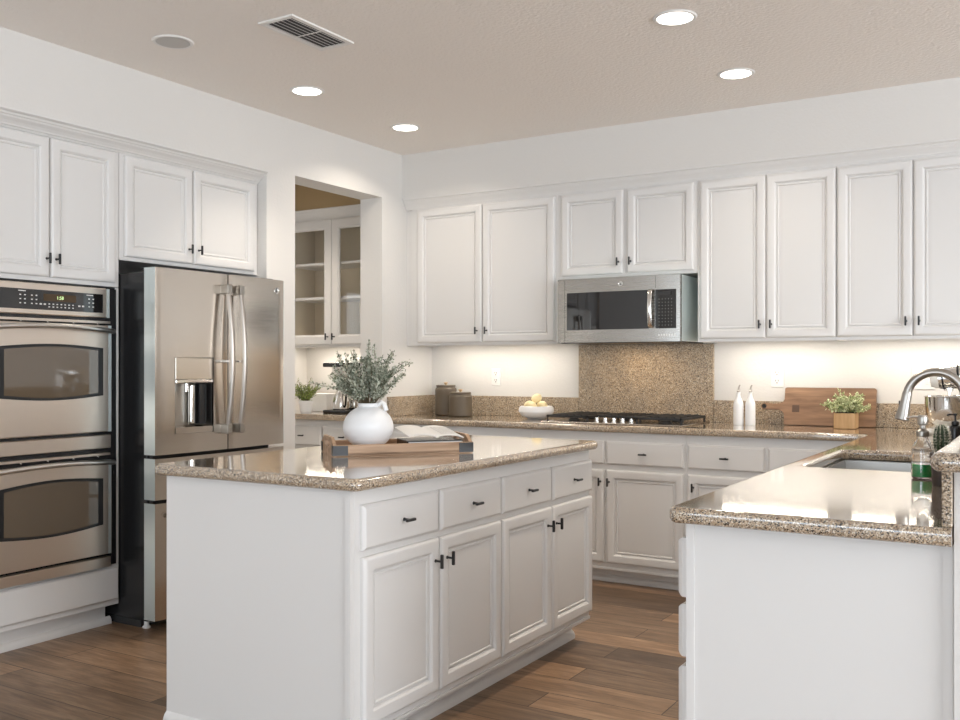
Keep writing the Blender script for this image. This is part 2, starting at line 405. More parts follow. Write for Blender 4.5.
# --- back wall cabinets: frame face y=5.34, world z 1.388 ... 2.312
UF, UB = 5.34, .318
def upper(x0, x1, z0, doors, label):
    ds = [(a-x0, b-x0, 1.405-z0 if z0 < 1.5 else 1.803-z0, 2.303-z0, (k-x0, (1.480 if z0 < 1.5 else 1.873)-z0)) for a, b, k in doors]
    wall_cab((x0, UF, z0), 0, x1-x0, UB, 2.312-z0, label, ds)
upper(-3.775, -2.668, 1.388, [(-3.722, -3.213, -3.245), (-3.207, -2.686, -3.172)], 'white two-door wall cabinet in the left corner above the taupe canisters')
upper(-2.668, -1.775, 1.785, [(-2.637, -2.231, -2.255), (-2.202, -1.795, -2.177)], 'short white two-door wall cabinet above the microwave')
upper(-1.775, -1.014, 1.388, [(-1.757, -1.387, -1.415), (-1.382, -1.018, -1.354)], 'tall white two-door wall cabinet just right of the microwave')
upper(-1.014, -.25, 1.388, [(-1.010, -.643, -.672), (-.638, -.27, -.610)], 'tall white two-door wall cabinet at the right end above the cutting board')

MB().box(-3.828, -3.776, 5.356, 5.374, 1.388, 2.312).build('filler_strip', M['cab'], None)
fs_ = bpy.data.objects['filler_strip']; ca_ = bpy.data.objects['wall_cabinet']; fs_.parent = ca_; fs_.location = (3.775, -UF, -1.388)
# --- niche cabinets facing +x : local x -> world y, face x=-3.90
q = PI/2
wall_cab((-3.90, 2.275, 1.63), q, .785, .59, .655, 'white two-door cabinet above the double wall oven',
         [(.022, .403, .02, .648, (.385, .102)), (.411, .757, .02, .648, (.433, .102))])
wall_cab((-3.90, 3.062, 1.765), q, .933, .59, .52, 'short white two-door cabinet above the refrigerator',
         [(.024, .447, .018, .51, (.418, .093)), (.456, .899, .018, .51, (.483, .093))])
oc = thing('oven_cabinet', (-3.90, 2.275, 0), 'white tall cabinet housing around and below the double wall oven', 'cabinet', q)
MB().bbox(.0, .785, 0, .59, .10, .295, .002).bbox(0, .022, 0, .59, .295, 1.628, .002).bbox(.765, .785, 0, .59, .295, 1.628, .002).build('body', M['cab'], oc)
MB().rings(.01, .775, .125, .285, 0, R_DRAW).build('lower_panel', M['cab'], oc, 25)
MB().box(.002, .750, .055, .58, 0, .10).build('toe_kick', M['cab'], oc)
MB().prism([(.055, 0), (.040, 0), (.040, .018), (.046, .030), (.055, .036)], .002, .775, 'x').build('base_moulding', M['cab'], oc)

# --- island (faces +x): base x -2.64..-1.83, y 2.26..4.03
ISX = -1.834
isl = base_cab((ISX, 2.289, 0), q, 1.698, .817, 'white kitchen island base with four drawers above four doors',
    doors=[(0.0299, 0.4425, .138, .662, (0.4127, .588)), (0.4534, 0.868, .138, .662, (0.4841, .588)), (0.8829, 1.2905, .138, .662, (1.2488, .588)), (1.3004, 1.6981, .138, .662, (1.3252, .588))],
    drawers=[(0.0269, 0.4405, .684, .824), (0.4554, 0.868, .684, .824), (0.8829, 1.2905, .684, .824), (1.3083, 1.6971, .684, .824)],
    name='kitchen_island', toe=(.10, .085), toe_x=(0, 0))
# end panel facing the camera
MB().box(-.012, 0, .001, .816, 0, .872).box(-.018, -.012, .001, .020, 0, .872).build('end_panel', M['cab'], isl)
MB().prism([(-.012, 0), (-.028, 0), (-.028, .03), (-.022, .045), (-.012, .055)], .001, .816, 'y').build('end_base_moulding', M['cab'], isl)

# --- back base run, face y=5.06
BF = 5.06
def lowers(x0, x1, units, label, knobs=True):
    ds = []; dr = []
    for a, b, kx in units:
        dr.append((a-x0, b-x0, .689, .822)); ds.append((a-x0, b-x0, .128, .658, (kx-x0, .590)))
    return base_cab((x0, BF, 0), 0, x1-x0, BW-BF-.002, label, ds, dr, toe=(.085, .09))
lowers(-3.828, -2.70, [(-3.75, -3.27, -3.30), (-3.255, -2.72, -3.225)], 'white base cabinet under the counter behind the island tray')
lowers(-2.70, -1.745, [(-2.68, -2.228, -2.247), (-2.212, -1.757, -2.194)], 'white base cabinet with two drawers below the cooktop')
lowers(-1.745, -.79, [(-1.732, -1.318, -1.70), (-1.299, -.90, -.93)], 'white base cabinet with two drawers in the corner right of the cooktop')

# --- peninsula bases facing -x : local x -> -y. face x=-.786
PF = -.779
pd = base_cab((PF, 2.85, 0), -q, .58, .587, 'white drawer cabinet at the near end of the peninsula with plain end panel',
     drawers=[(.03, .584, .684, .829, True, 1.35), (.03, .584, .538, .666, True, 1.35), (.03, .584, .335, .515, True, 1.35), (.03, .584, .125, .315, True, 1.35)], name='base_cabinet', toe=(.10, .075))
MB().box(.578, .590, .018, .586, 0, .872).box(.580, .594, .0, .020, 0, .872).box(.580, .594, .566, .587, 0, .872).build('end_panel', M['cab'], pd)
base_cab((PF, 3.25, 0), -q, .40, .587, 'narrow white base cabinet between the end drawers and the sink', doors=[(.015, .385, .125, .665, (.36, .61))], drawers=[(.015, .385, .688, .832)])
sinkcab = thing('sink_cabinet', (PF, 4.17, 0), 'white two-door sink base cabinet in the peninsula', 'cabinet', -q)
MB().box(.0005, .02, 0, .586, .10, .872).box(.90, .9195, 0, .586, .10, .872).box(.02, .90, 0, .02, .10, .872).box(.02, .90, .576, .586, .10, .872).box(.02, .90, .02, .58, .10, .12).build('body', M['cab'], sinkcab)
MB().box(.002, .918, .075, .585, 0, .10).build('toe_kick', M['cab'], sinkcab)
door(sinkcab, .02, .455, .125, .665, (.425, .61)); door(sinkcab, .465, .90, .125, .665, (.495, .61)); drawer(sinkcab, .02, .90, .688, .832, False)
base_cab((PF, 5.038, 0), -q, .866, .587, 'white base cabinet in the inner corner of the peninsula', doors=[(.30, .85, .125, .665, (.82, .61))], drawers=[(.30, .85, .688, .832)])

# ------------------------------------------------------------------ countertops
def slab(cells, z0, z1, name, rnd=.018, corner=.03, keep=lambda a, b: False, concave=.05):
    """cells = list of rectangles sharing full edges; outer edges rounded except where keep(p,q) is true"""
    bm = bmesh.new(); key = {}
    def V(x, y):
        k = (round(x, 4), round(y, 4))
        if k not in key: key[k] = bm.verts.new((x, y, z1))
        return key[k]
    for x0, x1, y0, y1 in cells: bm.faces.new([V(x0, y0), V(x1, y0), V(x1, y1), V(x0, y1)])
    bmesh.ops.dissolve_limit(bm, angle_limit=.01, verts=[], edges=[])
    g = bmesh.ops.extrude_face_region(bm, geom=bm.faces[:])
    for v in [x for x in g['geom'] if isinstance(x, bmesh.types.BMVert)]: v.co.z = z0
    bmesh.ops.recalc_face_normals(bm, faces=bm.faces)
    # vertical corners
    def vert_edges():
        return [e for e in bm.edges if abs(e.verts[0].co.z-e.verts[1].co.z) > .01 and len(e.link_faces) == 2 and e.calc_face_angle() > .1]
    conv = [e for e in vert_edges() if e.is_convex and not keep(e.verts[0].co, e.verts[0].co)]
    conc = [e for e in vert_edges() if not e.is_convex]
    if conv: bmesh.ops.bevel(bm, geom=conv, offset=corner, segments=6, affect='EDGES', profile=.5)
    conc = [e for e in bm.edges if abs(e.verts[0].co.z-e.verts[1].co.z) > .01 and len(e.link_faces) == 2 and not e.is_convex and e.calc_face_angle() > .5]
    if conc: bmesh.ops.bevel(bm, geom=conc, offset=concave, segments=6, affect='EDGES', profile=.5)
    es = [e for e in bm.edges if abs(e.verts[0].co.z-e.verts[1].co.z) < 1e-5 and len(e.link_faces) == 2 and abs(e.calc_face_angle()-PI/2) < .3
          and not keep(e.verts[0].co, e.verts[1].co)]
    bmesh.ops.bevel(bm, geom=es, offset=rnd, segments=5, affect='EDGES', profile=.5, clamp_overlap=True)
    return MB().bm(bm).build(name, M['granite'], None, 50)
ZT = .912
ic = slab([(-2.69, -1.783, 2.240, 3.998)], .8725, ZT, 'island_countertop', .0185, .035)
tag(ic, 'speckled tan granite countertop of the kitchen island with rounded edge', 'countertop')
SX0, SX1, SY0, SY1 = -.745, -.33, 3.33, 4.07
xs = [-3.828, -.810, SX0, SX1, -.192]; ys = [2.20, SY0, SY1, 5.025, BW-.002]
cells = []
for i in range(4):
    for j in range(4):
        if i == 0 and j < 3: continue
        if i == 2 and j == 1: continue
        cells.append((xs[i], xs[i+1], ys[j], ys[j+1]))
def keepw(a, b):
    return all(p.y > BW-.01 for p in (a, b)) or all(p.x > -.20 for p in (a, b)) or all(p.x < -3.82 for p in (a, b))
kc = slab(cells, .8725, ZT, 'kitchen_countertop', .0185, .03, keepw, .05)
tag(kc, 'L-shaped speckled granite countertop along the back wall and the peninsula', 'countertop')
bar = slab([(-.226, .16, 2.115, 5.2)], 1.036, 1.076, 'bar_countertop', .0185, .03)
tag(bar, 'raised granite bar ledge on top of the low wall beside the sink', 'countertop')
pc = slab([(-4.999, -4.013, 5.13, BW-.002)], .8725, ZT, 'pantry_countertop', .0185, .003, lambda a, b: not (a.y < 5.2 and b.y < 5.2))
tag(pc, 'granite countertop seen through the doorway in the pantry', 'countertop')
def splash(x0, x1, y0, y1, z0, z1, label, name='granite_backsplash'):
    return tag(MB().bbox(x0, x1, y0, y1, z0, z1, .002).build(name, M['granitew']), label, 'backsplash')
splash(-3.808, -2.668, 5.638, 5.659, ZT, 1.045, 'low granite backsplash strip behind the canisters and lemon bowl')
splash(-1.775, -.213, 5.638, 5.659, ZT, 1.045, 'low granite backsplash strip behind the white bottles and cutting board')
splash(-2.666, -1.777, 5.634, 5.659, ZT, 1.386, 'tall granite backsplash panel between the cooktop and microwave')
splash(-3.829, -3.809, 5.125, 5.659, ZT, 1.045, 'short granite side splash on the left wall next to the doorway')
splash(-.212, -.192, 2.222, 5.636, ZT, 1.0355, 'granite riser on the low wall between the sink counter and bar ledge')
splash(-4.998, -4.013, 5.638, 5.659, ZT, 1.045, 'granite backsplash strip behind the coffee maker in the pantry')

# pantry base cabinet and glass cabinet
base_cab((-4.999, 5.17, 0), 0, .985, BW-5.172, 'white base cabinet in the pantry below the coffee maker',
    doors=[(.25, .575, .125, .66, (.545, .6)), (.59, .97, .125, .66, (.62, .6))], drawers=[(.25, .575, .688, .83), (.59, .97, .688, .83)])
gx0, gw, gz0, gh = -4.93, .918, 1.388, .924
gc = thing('glass_door_cabinet', (gx0, UF, gz0), 'white glass-door wall cabinet with empty shelves seen through the doorway', 'cabinet')
mb = MB(); mb.box(0, .02, 0, UB, 0, gh); mb.box(gw-.02, gw, 0, UB, 0, gh); mb.box(.02, gw-.02, 0, UB, .032, .047); mb.box(.02, gw-.02, 0, .02, 0, .032); mb.box(.02, gw-.02, 0, UB, gh-.02, gh)
mb.box(.02, .05, 0, .02, .02, gh-.02); mb.box(gw-.05, gw-.02, 0, .02, .02, gh-.02)
mb.build('body', M['cab'], gc)
MB().box(.02, gw-.02, UB-.012, UB-.001, .048, gh-.02).box(.0202, .024, .021, UB-.012, .048, gh-.02).box(gw-.024, gw-.0202, .021, UB-.012, .048, gh-.02).build('lining', M['cabin'], gc)
for z in (.345, .595): MB().bbox(.025, gw-.025, .025, UB-.013, z, z+.02, .002).build('shelf', M['cab'], gc)
def gdoor(x0, x1, z0, z1, kx):
    st = .07; mb = MB()
    bm_r = [(0, 0), (0, .012), (.004, .018), (.012, .020), (st-.014, .020), (st-.006, .015), (st, .010), (st, 0)]
    vs = []; fs = []
    for ins, h in bm_r: vs += [(x0+ins, -h, z0+ins), (x1-ins, -h, z0+ins), (x1-ins, -h, z1-ins), (x0+ins, -h, z1-ins)]
    nr = len(bm_r)
    for i in range(nr):
        for k in range(4):
            k2 = (k+1) % 4; j = (i+1) % nr; fs.append((i*4+k, i*4+k2, j*4+k2, j*4+k))
    mb.add(vs, fs); d = mb.build('door', M['cab'], gc, 25)
    MB().box(x0+st-.004, x1-st+.004, -.008, -.004, z0+st-.004, z1-st+.004).build('glass_pane', M['pane'], d)
    knob(d, kx, z0+.055)
gm = -4.472-gx0
gdoor(.01, gm-.002, .017, gh-.010, gm-.03); gdoor(gm+.002, gw-.01, .017, gh-.010, gm+.03)

# ------------------------------------------------------------------ under-cabinet lights
WARM = (1, .91, .79)
def ucl(x0, x1, label, power, y=5.47, z=1.418):
    t = thing('under_cabinet_light', ((x0+x1)/2, y, z), label, 'light', group='under-cabinet strip lights')
    h = (x1-x0)/2
    MB().bbox(-h, h, -.02, .02, -.014, -.0005, .003).build('housing', M['plate'], t)
    MB().box(-h+.01, h-.01, -.014, .014, -.0165, -.0142).build('diffuser', M['strip'], t)
    l = area('under_cabinet_glow', (0, 0, -.020), (0, 0, 0), 2*h-.02, .03, power, WARM); l.parent = t
ucl(-3.66, -2.78, 'strip light under the wall cabinet above the canisters', 2.6)
ucl(-1.68, -1.08, 'strip light under the cabinet just right of the microwave', 2.0)
ucl(-.97, -.31, 'strip light under the cabinet above the cutting board', 2.0)
ucl(-4.85, -4.10, 'strip light under the glass-door cabinet in the pantry', 3.2, 5.47, 1.418)

# ------------------------------------------------------------------ ceiling fixtures
def downlight(x, y, label, on=True, power=4.5, spread=95):
    t = thing('recessed_downlight', (x, y, CH), label, 'ceiling light', group='recessed ceiling downlights')
    MB().lathe([(.072, -.001), (.074, -.006), (.079, -.007), (.086, -.006), (.091, -.0005)], 40).build('trim_ring', M['plate'], t)
    if on:
        MB().lathe([(0, -.0045), (.0735, -.0045), (.0735, -.001)], 40).build('lens', M['lamp'], t)
        l = bpy.data.lights.new('downlight_beam', 'AREA'); l.shape = 'DISK'; l.size = .14; l.energy = power; l.color = (1, .88, .74); l.spread = math.radians(spread)
        o = bpy.data.objects.new('downlight_beam', l); COL.objects.link(o); o.parent = t; o.location = (0, 0, -.012)
    else:
        MB().lathe([(.0725, -.0065), (.066, -.004), (.045, -.0015), (0, -.001)], 40).build('baffle', M['bulb'], t)
        MB().lathe([(.0, -.006), (.035, -.006), (.043, -.0045), (.045, -.002)], 32).build('bulb', M['plate'], t)
downlight(-3.352, 2.915, 'unlit recessed ceiling downlight near the oven, left of the vent', False)
downlight(-3.353, 3.798, 'lit recessed ceiling downlight in front of the refrigerator')
downlight(-3.362, 4.686, 'lit recessed ceiling downlight nearest the back left corner', True, 5.5, 140)
downlight(-1.354, 3.784, 'lit recessed ceiling downlight near the top edge, right of the vent', True, 7, 110)
downlight(-1.357, 4.663, 'lit recessed ceiling downlight in front of the microwave cabinets', True, 4, 130)
downlight(-4.55, 4.75, 'added unseen downlight in the pantry ceiling beyond the doorway', True, 5)  # out of view, added to brighten the dark pantry and glass cabinet
vt = thing('ceiling_vent', (-2.768, 3.137, CH), 'white rectangular slatted air vent in the ceiling', 'vent')
vx, vy = .095, .20
MB().box(-vx, -vx+.022, -vy, vy, -.008, -.0005).box(vx-.022, vx, -vy, vy, -.008, -.0005).box(-vx+.022, vx-.022, -vy, -vy+.022, -.008, -.0005).box(-vx+.022, vx-.022, vy-.022, vy, -.008, -.0005).build('frame', M['plate'], vt)
MB().box(-vx+.022, vx-.022, -vy+.022, vy-.022, -.002, -.0005).build('duct_opening', M['slot'], vt)
mb = MB()
for k in range(6):
    x = -vx+.027+k*.0245
    mb.add([(x, -vy+.022, -.0035), (x+.010, -vy+.022, -.0090), (x+.010, vy-.022, -.0090), (x, vy-.022, -.0035),
            (x+.0015, -vy+.022, -.0025), (x+.0120, -vy+.022, -.0080), (x+.0120, vy-.022, -.0080), (x+.0015, vy-.022, -.0025)],
           [(0, 1, 2, 3), (7, 6, 5, 4), (0, 4, 5, 1), (1, 5, 6, 2), (2, 6, 7, 3), (3, 7, 4, 0)])
mb.build('slats', M['plate'], vt)
MB().box(-vx+.022, vx-.022, -.004, .004, -.0095, -.0086).build('divider', M['plate'], vt)

# ------------------------------------------------------------------ outlets and switch
def outlet(x, z, label, wide=.072, kind='outlet'):
    t = thing('wall_outlet' if kind == 'outlet' else 'wall_switch', (x, BW, z), label, kind)
    MB().bbox(-wide/2, wide/2, -.006, -.0003, -.058, .058, .002).build('cover_plate', M['plate'], t)
    if kind == 'outlet':
        for s in (-.024, .024):
            f = MB().lathe([(.0175, 0), (.0175, .0015), (.0165, .0022)], 20, (0, -.006, s), 'y').build('receptacle', M['plate'], t)
            MB().box(-.0085, -.0055, -.0088, -.0081, s-.001, s+.010).box(.0055, .0085, -.0088, -.0081, s-.001, s+.010).box(-.003, .003, -.0088, -.0081, s-.012, s-.006).build('slots', M['slot'], f)
    else:
        for s in (-wide/4, wide/4): MB().rings(s-.017, s+.017, -.033, .033, -.006, [(0, 0), (0, .001), (.002, .003)]).build('rocker', M['plate'], t)
outlet(-3.297, 1.175, 'white duplex outlet on the wall right of the canisters')
outlet(-1.405, 1.185, 'white duplex outlet on the wall above the cutting board handle')
outlet(-.628, 1.182, 'white double switch plate on the wall behind the faucet', .115, 'switch')

# ------------------------------------------------------------------ refrigerator (local front -y, rotated to face +x)
FX0, FY0 = -3.60, 3.03
fr_ = thing('refrigerator', (FX0, FY0, 0), 'stainless French-door refrigerator with water dispenser between oven and doorway', 'refrigerator', q)
FW = .865
MB().bbox(.035, FW-.025, .105, .78, .035, 1.70, .004).build('body', M['blackp'], fr_)
MB().box(.05, FW-.04, .08, .105, .03, .84).box(.05, FW-.04, .08, .105, .84, 1.68).build('door_gasket', M['slot'], fr_)
def fdoor(name, x0, x1, z0, z1, crv=.012):
    # gently crowned front, rounded edges
    n = 14; poly = [(x0, .085), (x0, .012)]
    for k in range(n+1):
        t = k/n; x = x0+.012+(x1-x0-.024)*t
        poly.append((x, -crv*(1-(2*((x-0)/(FW))-1)**2)*1.0+.0))
    poly += [(x1, .012), (x1, .085)]
    mb = MB(); mb.prism(poly, z0, z1, 'z'); return mb
def bevel_z(mb, b=.004):
    return mb
spl = .447
dl = None
# left door is built round the dispenser recess
DX0, DX1, DZ0, DZ1 = .107, .345, .925, 1.292
def front_y(x): return -.012*(1-(2*(x/FW)-1)**2)
def fdoor_cells(name, x0, x1, z0, z1, hole=None, parent=fr_):
    nx = 16; xs_ = [x0+(x1-x0)*k/nx for k in range(nx+1)]
    zs_ = [z0, z1]
    if hole:
        xs_ = sorted(set([x for x in xs_ if not (hole[0]-.012 < x < hole[0]+.012 or hole[1]-.012 < x < hole[1]+.012)]+[hole[0], hole[1]]))
        zs_ = [z0, hole[2], hole[3], z1]
    mb = MB(); vs = {}; V = []; F = []
    def P(i, j):
        if (i, j) not in vs:
            x = xs_[i]; e = .010
            y = front_y(x)
            if i == 0 or i == len(xs_)-1: y += .007
            vs[(i, j)] = len(V); V.append((x, y, zs_[j]))
        return vs[(i, j)]
    for i in range(len(xs_)-1):
        for j in range(len(zs_)-1):
            if hole and xs_[i] >= hole[0]-1e-6 and xs_[i+1] <= hole[1]+1e-6 and j == 1: continue
            F.append((P(i, j), P(i+1, j), P(i+1, j+1), P(i, j+1)))
    mb.add(V, F)
    # sides, top, bottom, back
    n_ = len(xs_)
    bot = [(xs_[i], V[P(i, 0)][1], z0) for i in range(n_)]; top = [(xs_[i], V[P(i, len(zs_)-1)][1], z1) for i in range(n_)]
    mb.add(bot+[(x1, .08, z0), (x0, .08, z0)], [tuple(range(n_+2))]); mb.add(top+[(x1, .08, z1), (x0, .08, z1)], [tuple(range(n_+1, -1, -1))])
    mb.add([(x0, .08, z0), (x1, .08, z0), (x1, .08, z1), (x0, .08, z1)], [(0, 1, 2, 3)])
    return mb.build(name, M['steelv'], parent, 40)
def side_skin(x, zs0, zs1, parent):   # greyer edge skin of the door
    s = -.0008 if x < .4 else .0008
    MB().box(min(x, x+s), max(x, x+s), .006 if x < .4 else .006, .08, zs0, zs1).build('door_edge', M['steeld'], parent)
ldoor = fdoor_cells('left_door', 0, spl-.003, .832, 1.712, (DX0, DX1, DZ0, DZ1)); side_skin(0, .832, 1.712, ldoor)
rdoor = fdoor_cells('right_door', spl+.003, FW, .832, 1.712); side_skin(FW, .832, 1.712, rdoor)
mdrw = fdoor_cells('middle_drawer', 0, FW, .622, .815); side_skin(0, .622, .815, mdrw)
bdrw = fdoor_cells('freezer_drawer', 0, FW, .058, .605); side_skin(0, .058, .605, bdrw)
MB().tube([(.06, -.012, .765), (.07, -.055, .765), (.12, -.066, .765), (.43, -.072, .765), (.745, -.066, .765), (.795, -.055, .765), (.805, -.012, .765)], .011, 10).build('handle', M['chrome'], mdrw)
MB().tube([(.06, -.012, .545), (.07, -.055, .545), (.12, -.066, .545), (.43, -.072, .545), (.745, -.066, .545), (.795, -.055, .545), (.805, -.012, .545)], .011, 10).build('handle', M['chrome'], bdrw)
for nm, xh, par in (('l', .405, ldoor), ('r', .489, rdoor)):
    yf = front_y(xh); pts = []; n = 22; za, zb = .925, 1.645
    for k in range(n+1):
        t = k/n; z = za+(zb-za)*t; pts.append((xh, yf-.038-.034*math.sin(PI*t), z))
    # flattened bar with rectangular section
    mb = MB(); V = []; F = []
    for p in pts:
        for dx, dy in ((-.012, .008), (.012, .008), (.012, -.004), (.006, -.010), (-.006, -.010), (-.012, -.004)): V.append((p[0]+dx, p[1]+dy, p[2]))
    for k in range(n):
        for s in range(6): s2 = (s+1) % 6; F.append((k*6+s, k*6+s2, (k+1)*6+s2, (k+1)*6+s))
    F += [tuple(range(5, -1, -1)), tuple(n*6+s for s in range(6))]
    mb.add(V, F); hb = mb.build('handle', M['steelh'], par, 50)
    for z in (za-.012, zb-.035):
        MB().bbox(xh-.016, xh+.016, yf-.054, yf+.002, z, z+.047, .005, 2).build('handle_end', M['nickel'], hb)
    MB().bbox(xh-.004, xh+.004, yf-.064, yf+.002, 1.268, 1.280, .002).build('handle_bracket', M['chrome'], hb)
# dispenser
y0 = -.0095
disp = MB().box(DX0, DX1, .060, .066, DZ0, DZ1).box(DX0-.001, DX0+.002, 0, .062, DZ0, DZ1).box(DX1-.002, DX1+.001, 0, .062, DZ0, DZ1).box(DX0, DX1, 0, .062, DZ0-.001, DZ0+.002).box(DX0, DX1, 0, .062, DZ1-.002, DZ1+.001).build('dispenser', M['nickel'], ldoor)
MB().bbox(DX0+.002, DX1-.002, y0, .02, 1.185, DZ1-.002, .002).build('control_panel', M['steelv'], disp)
MB().bbox(DX0+.002, DX1-.002, y0-.004, .05, 1.168, 1.184, .003).build('ledge', M['chrome'], disp)
MB().prism([(y0, .932), (y0, .955), (.059, .962), (.059, .927), (y0, .927)], DX0+.003, DX1-.003, 'x').build('drip_tray', M['steelv'], disp)
MB().bbox(DX0+.128, DX0+.160, .026, .055, .965, 1.165, .012, 3).build('water_paddle', M['chrome'], disp)
MB().bbox(DX0+.178, DX0+.222, .020, .056, .965, 1.165, .004, 2).build('ice_paddle', M['blackp'], disp)
MB().lathe([(.012, 0), (.012, .04)], 16, (DX0+.10, .03, 1.125)).build('nozzle', M['chrome'], disp)
def badge(parent, x, y, z, r):
    MB().lathe([(r, 0), (r, .0025), (r*.93, .0032), (r*.86, .0024), (0, .0024)], 28, (x, y, z), 'y').build('round_badge', M['chrome'], parent)
    mb = MB()
    for s in (-1, 1):
        pts = []
        for k in range(15):
            a = PI*.2+2*PI*.8*k/14
            pts.append((x+s*r*.26+r*.27*math.cos(a), y-.0035, z+r*.36*math.sin(a)))
        mb.tube(pts, r*.06, 6)
    mb.tube([(x+r*.05, y-.0035, z-r*.1), (x-r*.12, y-.0035, z-r*.52), (x-r*.34, y-.0035, z-r*.45)], r*.06, 6)
    mb.build('monogram', M['black'], parent)
badge(rdoor, .799, front_y(.799), 1.653, .017)
for xa in (.045, .74): MB().bbox(xa, xa+.085, .045, .16, 1.713, 1.721, .002).build('hinge_cover', M['blackp'], fr_)
MB().lathe([(.018, 0), (.02, .006), (.012, .014), (.012, .036)], 16, (.055, .13, 0)).build('foot', M['plate'], fr_)
MB().lathe([(.018, 0), (.02, .006), (.012, .014), (.012, .036)], 16, (FW-.06, .13, 0)).build('foot', M['plate'], fr_)
MB().box(.045, FW-.035, .16, .70, .0, .034).build('base_grille', M['slot'], fr_)

# ------------------------------------------------------------------ double wall oven (faces +x), local origin y=2.30 world, face x=-3.90
OW = .738
ov = thing('double_wall_oven', (-3.898, 2.299, 0), 'stainless double wall oven with black control panel', 'oven', q)
MB().box(.002, OW-.002, 0, .55, .297, 1.626).build('body', M['blackp'], ov)
MB().box(.005, OW-.003, -.012, 0, .300, 1.618).build('face_frame', M['blackp'], ov)
# control panel surround
cp = MB().bbox(.03, .668, -.032, -.012, 1.478, 1.617, .004).build('control_panel', M['steelo'], ov)
MB().box(.668, .684, -.030, -.012, 1.478, 1.615).build('panel_edge', M['steeld'], cp)
gp = MB().bbox(.07, .645, -.0335, -.0322, 1.500, 1.588, .0005).build('black_glass', M['blackg'], cp)
MB().box(.335, .50, -.0338, -.0336, 1.540, 1.572).build('display', M['leddim'], cp)
text_mesh('1:58', .021, M['led'], 'display_digits', cp, (.418, -.0341, 1.556))
mb = MB()
for gx, cols, rows, dx in ((.22, 2, 3, .022), (.275, 2, 3, .022), (.36, 7, 2, .020), (.565, 2, 3, .022)):
    for i in range(cols):
        for j in range(rows):
            zz = (1.562-j*.018) if rows == 3 else (1.528-j*.013)
            mb.box(gx+i*dx, gx+i*dx+.008, -.0339, -.0336, zz-.003, zz+.002)
for gx in (.215, .555): mb.box(gx, gx+.035, -.0339, -.0336, 1.577, 1.581)
for gx in (.320, .340, .515, .535): mb.box(gx-.004, gx+.008, -.0339, -.0336, 1.522, 1.529)
mk = mb.build('button_markings', M['mark'], cp)
def oven_door(z0, z1, wz0, wz1, bow0, bow1, hz):
    x0, x1 = .045, .665
    wx0, wx1 = .108, .631
    d = MB().bbox(x0, x1, -.050, -.013, z0, z1, .004).build('door', M['steelo'], ov)
    # rounded right edge, greyer
    MB().box(x1, x1+.017, -.046, -.013, z0, z1).build('door_edge', M['steeld'], d)
    n = 18
    def arch(g, dz):
        a = []; 
        for k in range(n+1):
            t = k/n; a.append((wx0-g+(wx1-wx0+2*g)*t, wz0-dz-bow0*math.sin(PI*t)))
        for k in range(n+1):
            t = 1-k/n; a.append((wx0-g+(wx1-wx0+2*g)*t, wz1+dz+bow1*math.sin(PI*t)))
        return a
    MB().prism(arch(0, 0), -.0535, -.0505, 'y').build('window_frame', M['black'], d)
    MB().prism(arch(-.028, -.012), -.0545, -.0536, 'y').build('window', M['ovenglass'], d)
    pts = []
    for k in range(17):
        t = k/16; xx = .035+(.675-.035)*t; pts.append((xx, -.075-.028*math.sin(PI*t), hz+.016*math.sin(PI*t)))
    h = MB().tube(pts, .0115, 12).build('handle', M['ovenbar'], d)
    for xx in (.055, .655): MB().tube([(xx, -.048, hz+.001), (xx, -.078, hz+.001)], .010, 10).build('handle_post', M['nickel'], h)
    return d
oven_door(.940, 1.442, 1.112, 1.334, .016, .015, 1.413)
oven_door(.362, .806, .505, .722, .018, .018, .795)
MB().bbox(.045, .682, -.045, -.013, .862, .925, .003).build('middle_trim', M['steelo'], ov)
MB().bbox(.045, .682, -.045, -.013, .300, .348, .003).build('lower_trim', M['steelo'], ov)
for zz in (1.452, .830):
    vtm = MB().bbox(.045, .682, -.040, -.013, zz-.002, zz+.010, .001).build('vent_trim', M['steelo'], ov)
    for k in range(5): MB().lathe([(.004, 0), (.004, .006), (.002, .008)], 8, (.09+k*.13, -.040, zz-.004), 'y').build('screw', M['chrome'], vtm)

# ------------------------------------------------------------------ microwave
mw = thing('microwave', (-2.60, 5.20, 1.386), 'stainless over-the-range microwave below the short wall cabinet', 'microwave')
MWW, MWH = .77, .384
MB().bbox(.004, MWW-.002, .03, .455, .006, MWH, .003).build('body', M['steeld'], mw)
MB().box(.01, MWW-.01, .03, .44, 0, .006).build('underside', M['blackp'], mw)
mb = MB(); n = 12; poly = [(0, .028)]
def my(x): return -.022*(1-(2*x/MWW-1)**2)
for k in range(n+1): poly.append((MWW*k/n, my(MWW*k/n)))
poly.append((MWW, .028)); mb.prism(poly, .004, MWH-.002, 'z'); face = mb.build('front_panel', M['steelm'], mw, 40)
def curved(x0, x1, z0, z1, off, name, mat, par, n=10):
    mb = MB(); V = []; F = []
    for k in range(n+1):
        x = x0+(x1-x0)*k/n
        V += [(x, my(x)-off, z0), (x, my(x)-off, z1), (x, my(x)+.001, z0), (x, my(x)+.001, z1)]
    for k in range(n):
        a = k*4; F += [(a, a+4, a+5, a+1), (a+1, a+5, a+7, a+3), (a+2, a+6, a+4, a)]
    F += [(0, 1, 3, 2), (n*4, n*4+2, n*4+3, n*4+1)]
    return mb.add(V, F).build(name, mat, par, 40)
curved(.066, .590, .078, .300, .0015, 'door_window', M['blackg'], mw)
curved(.628, .748, .078, .300, .0015, 'keypad', M['blackg'], mw)
mb = MB()
for i in range(5):
    for j in range(9):
        x = .648+i*.018; z = .095+j*.0185; mb.box(x, x+.005, my(x)-.0022, my(x)-.0014, z, z+.0035)
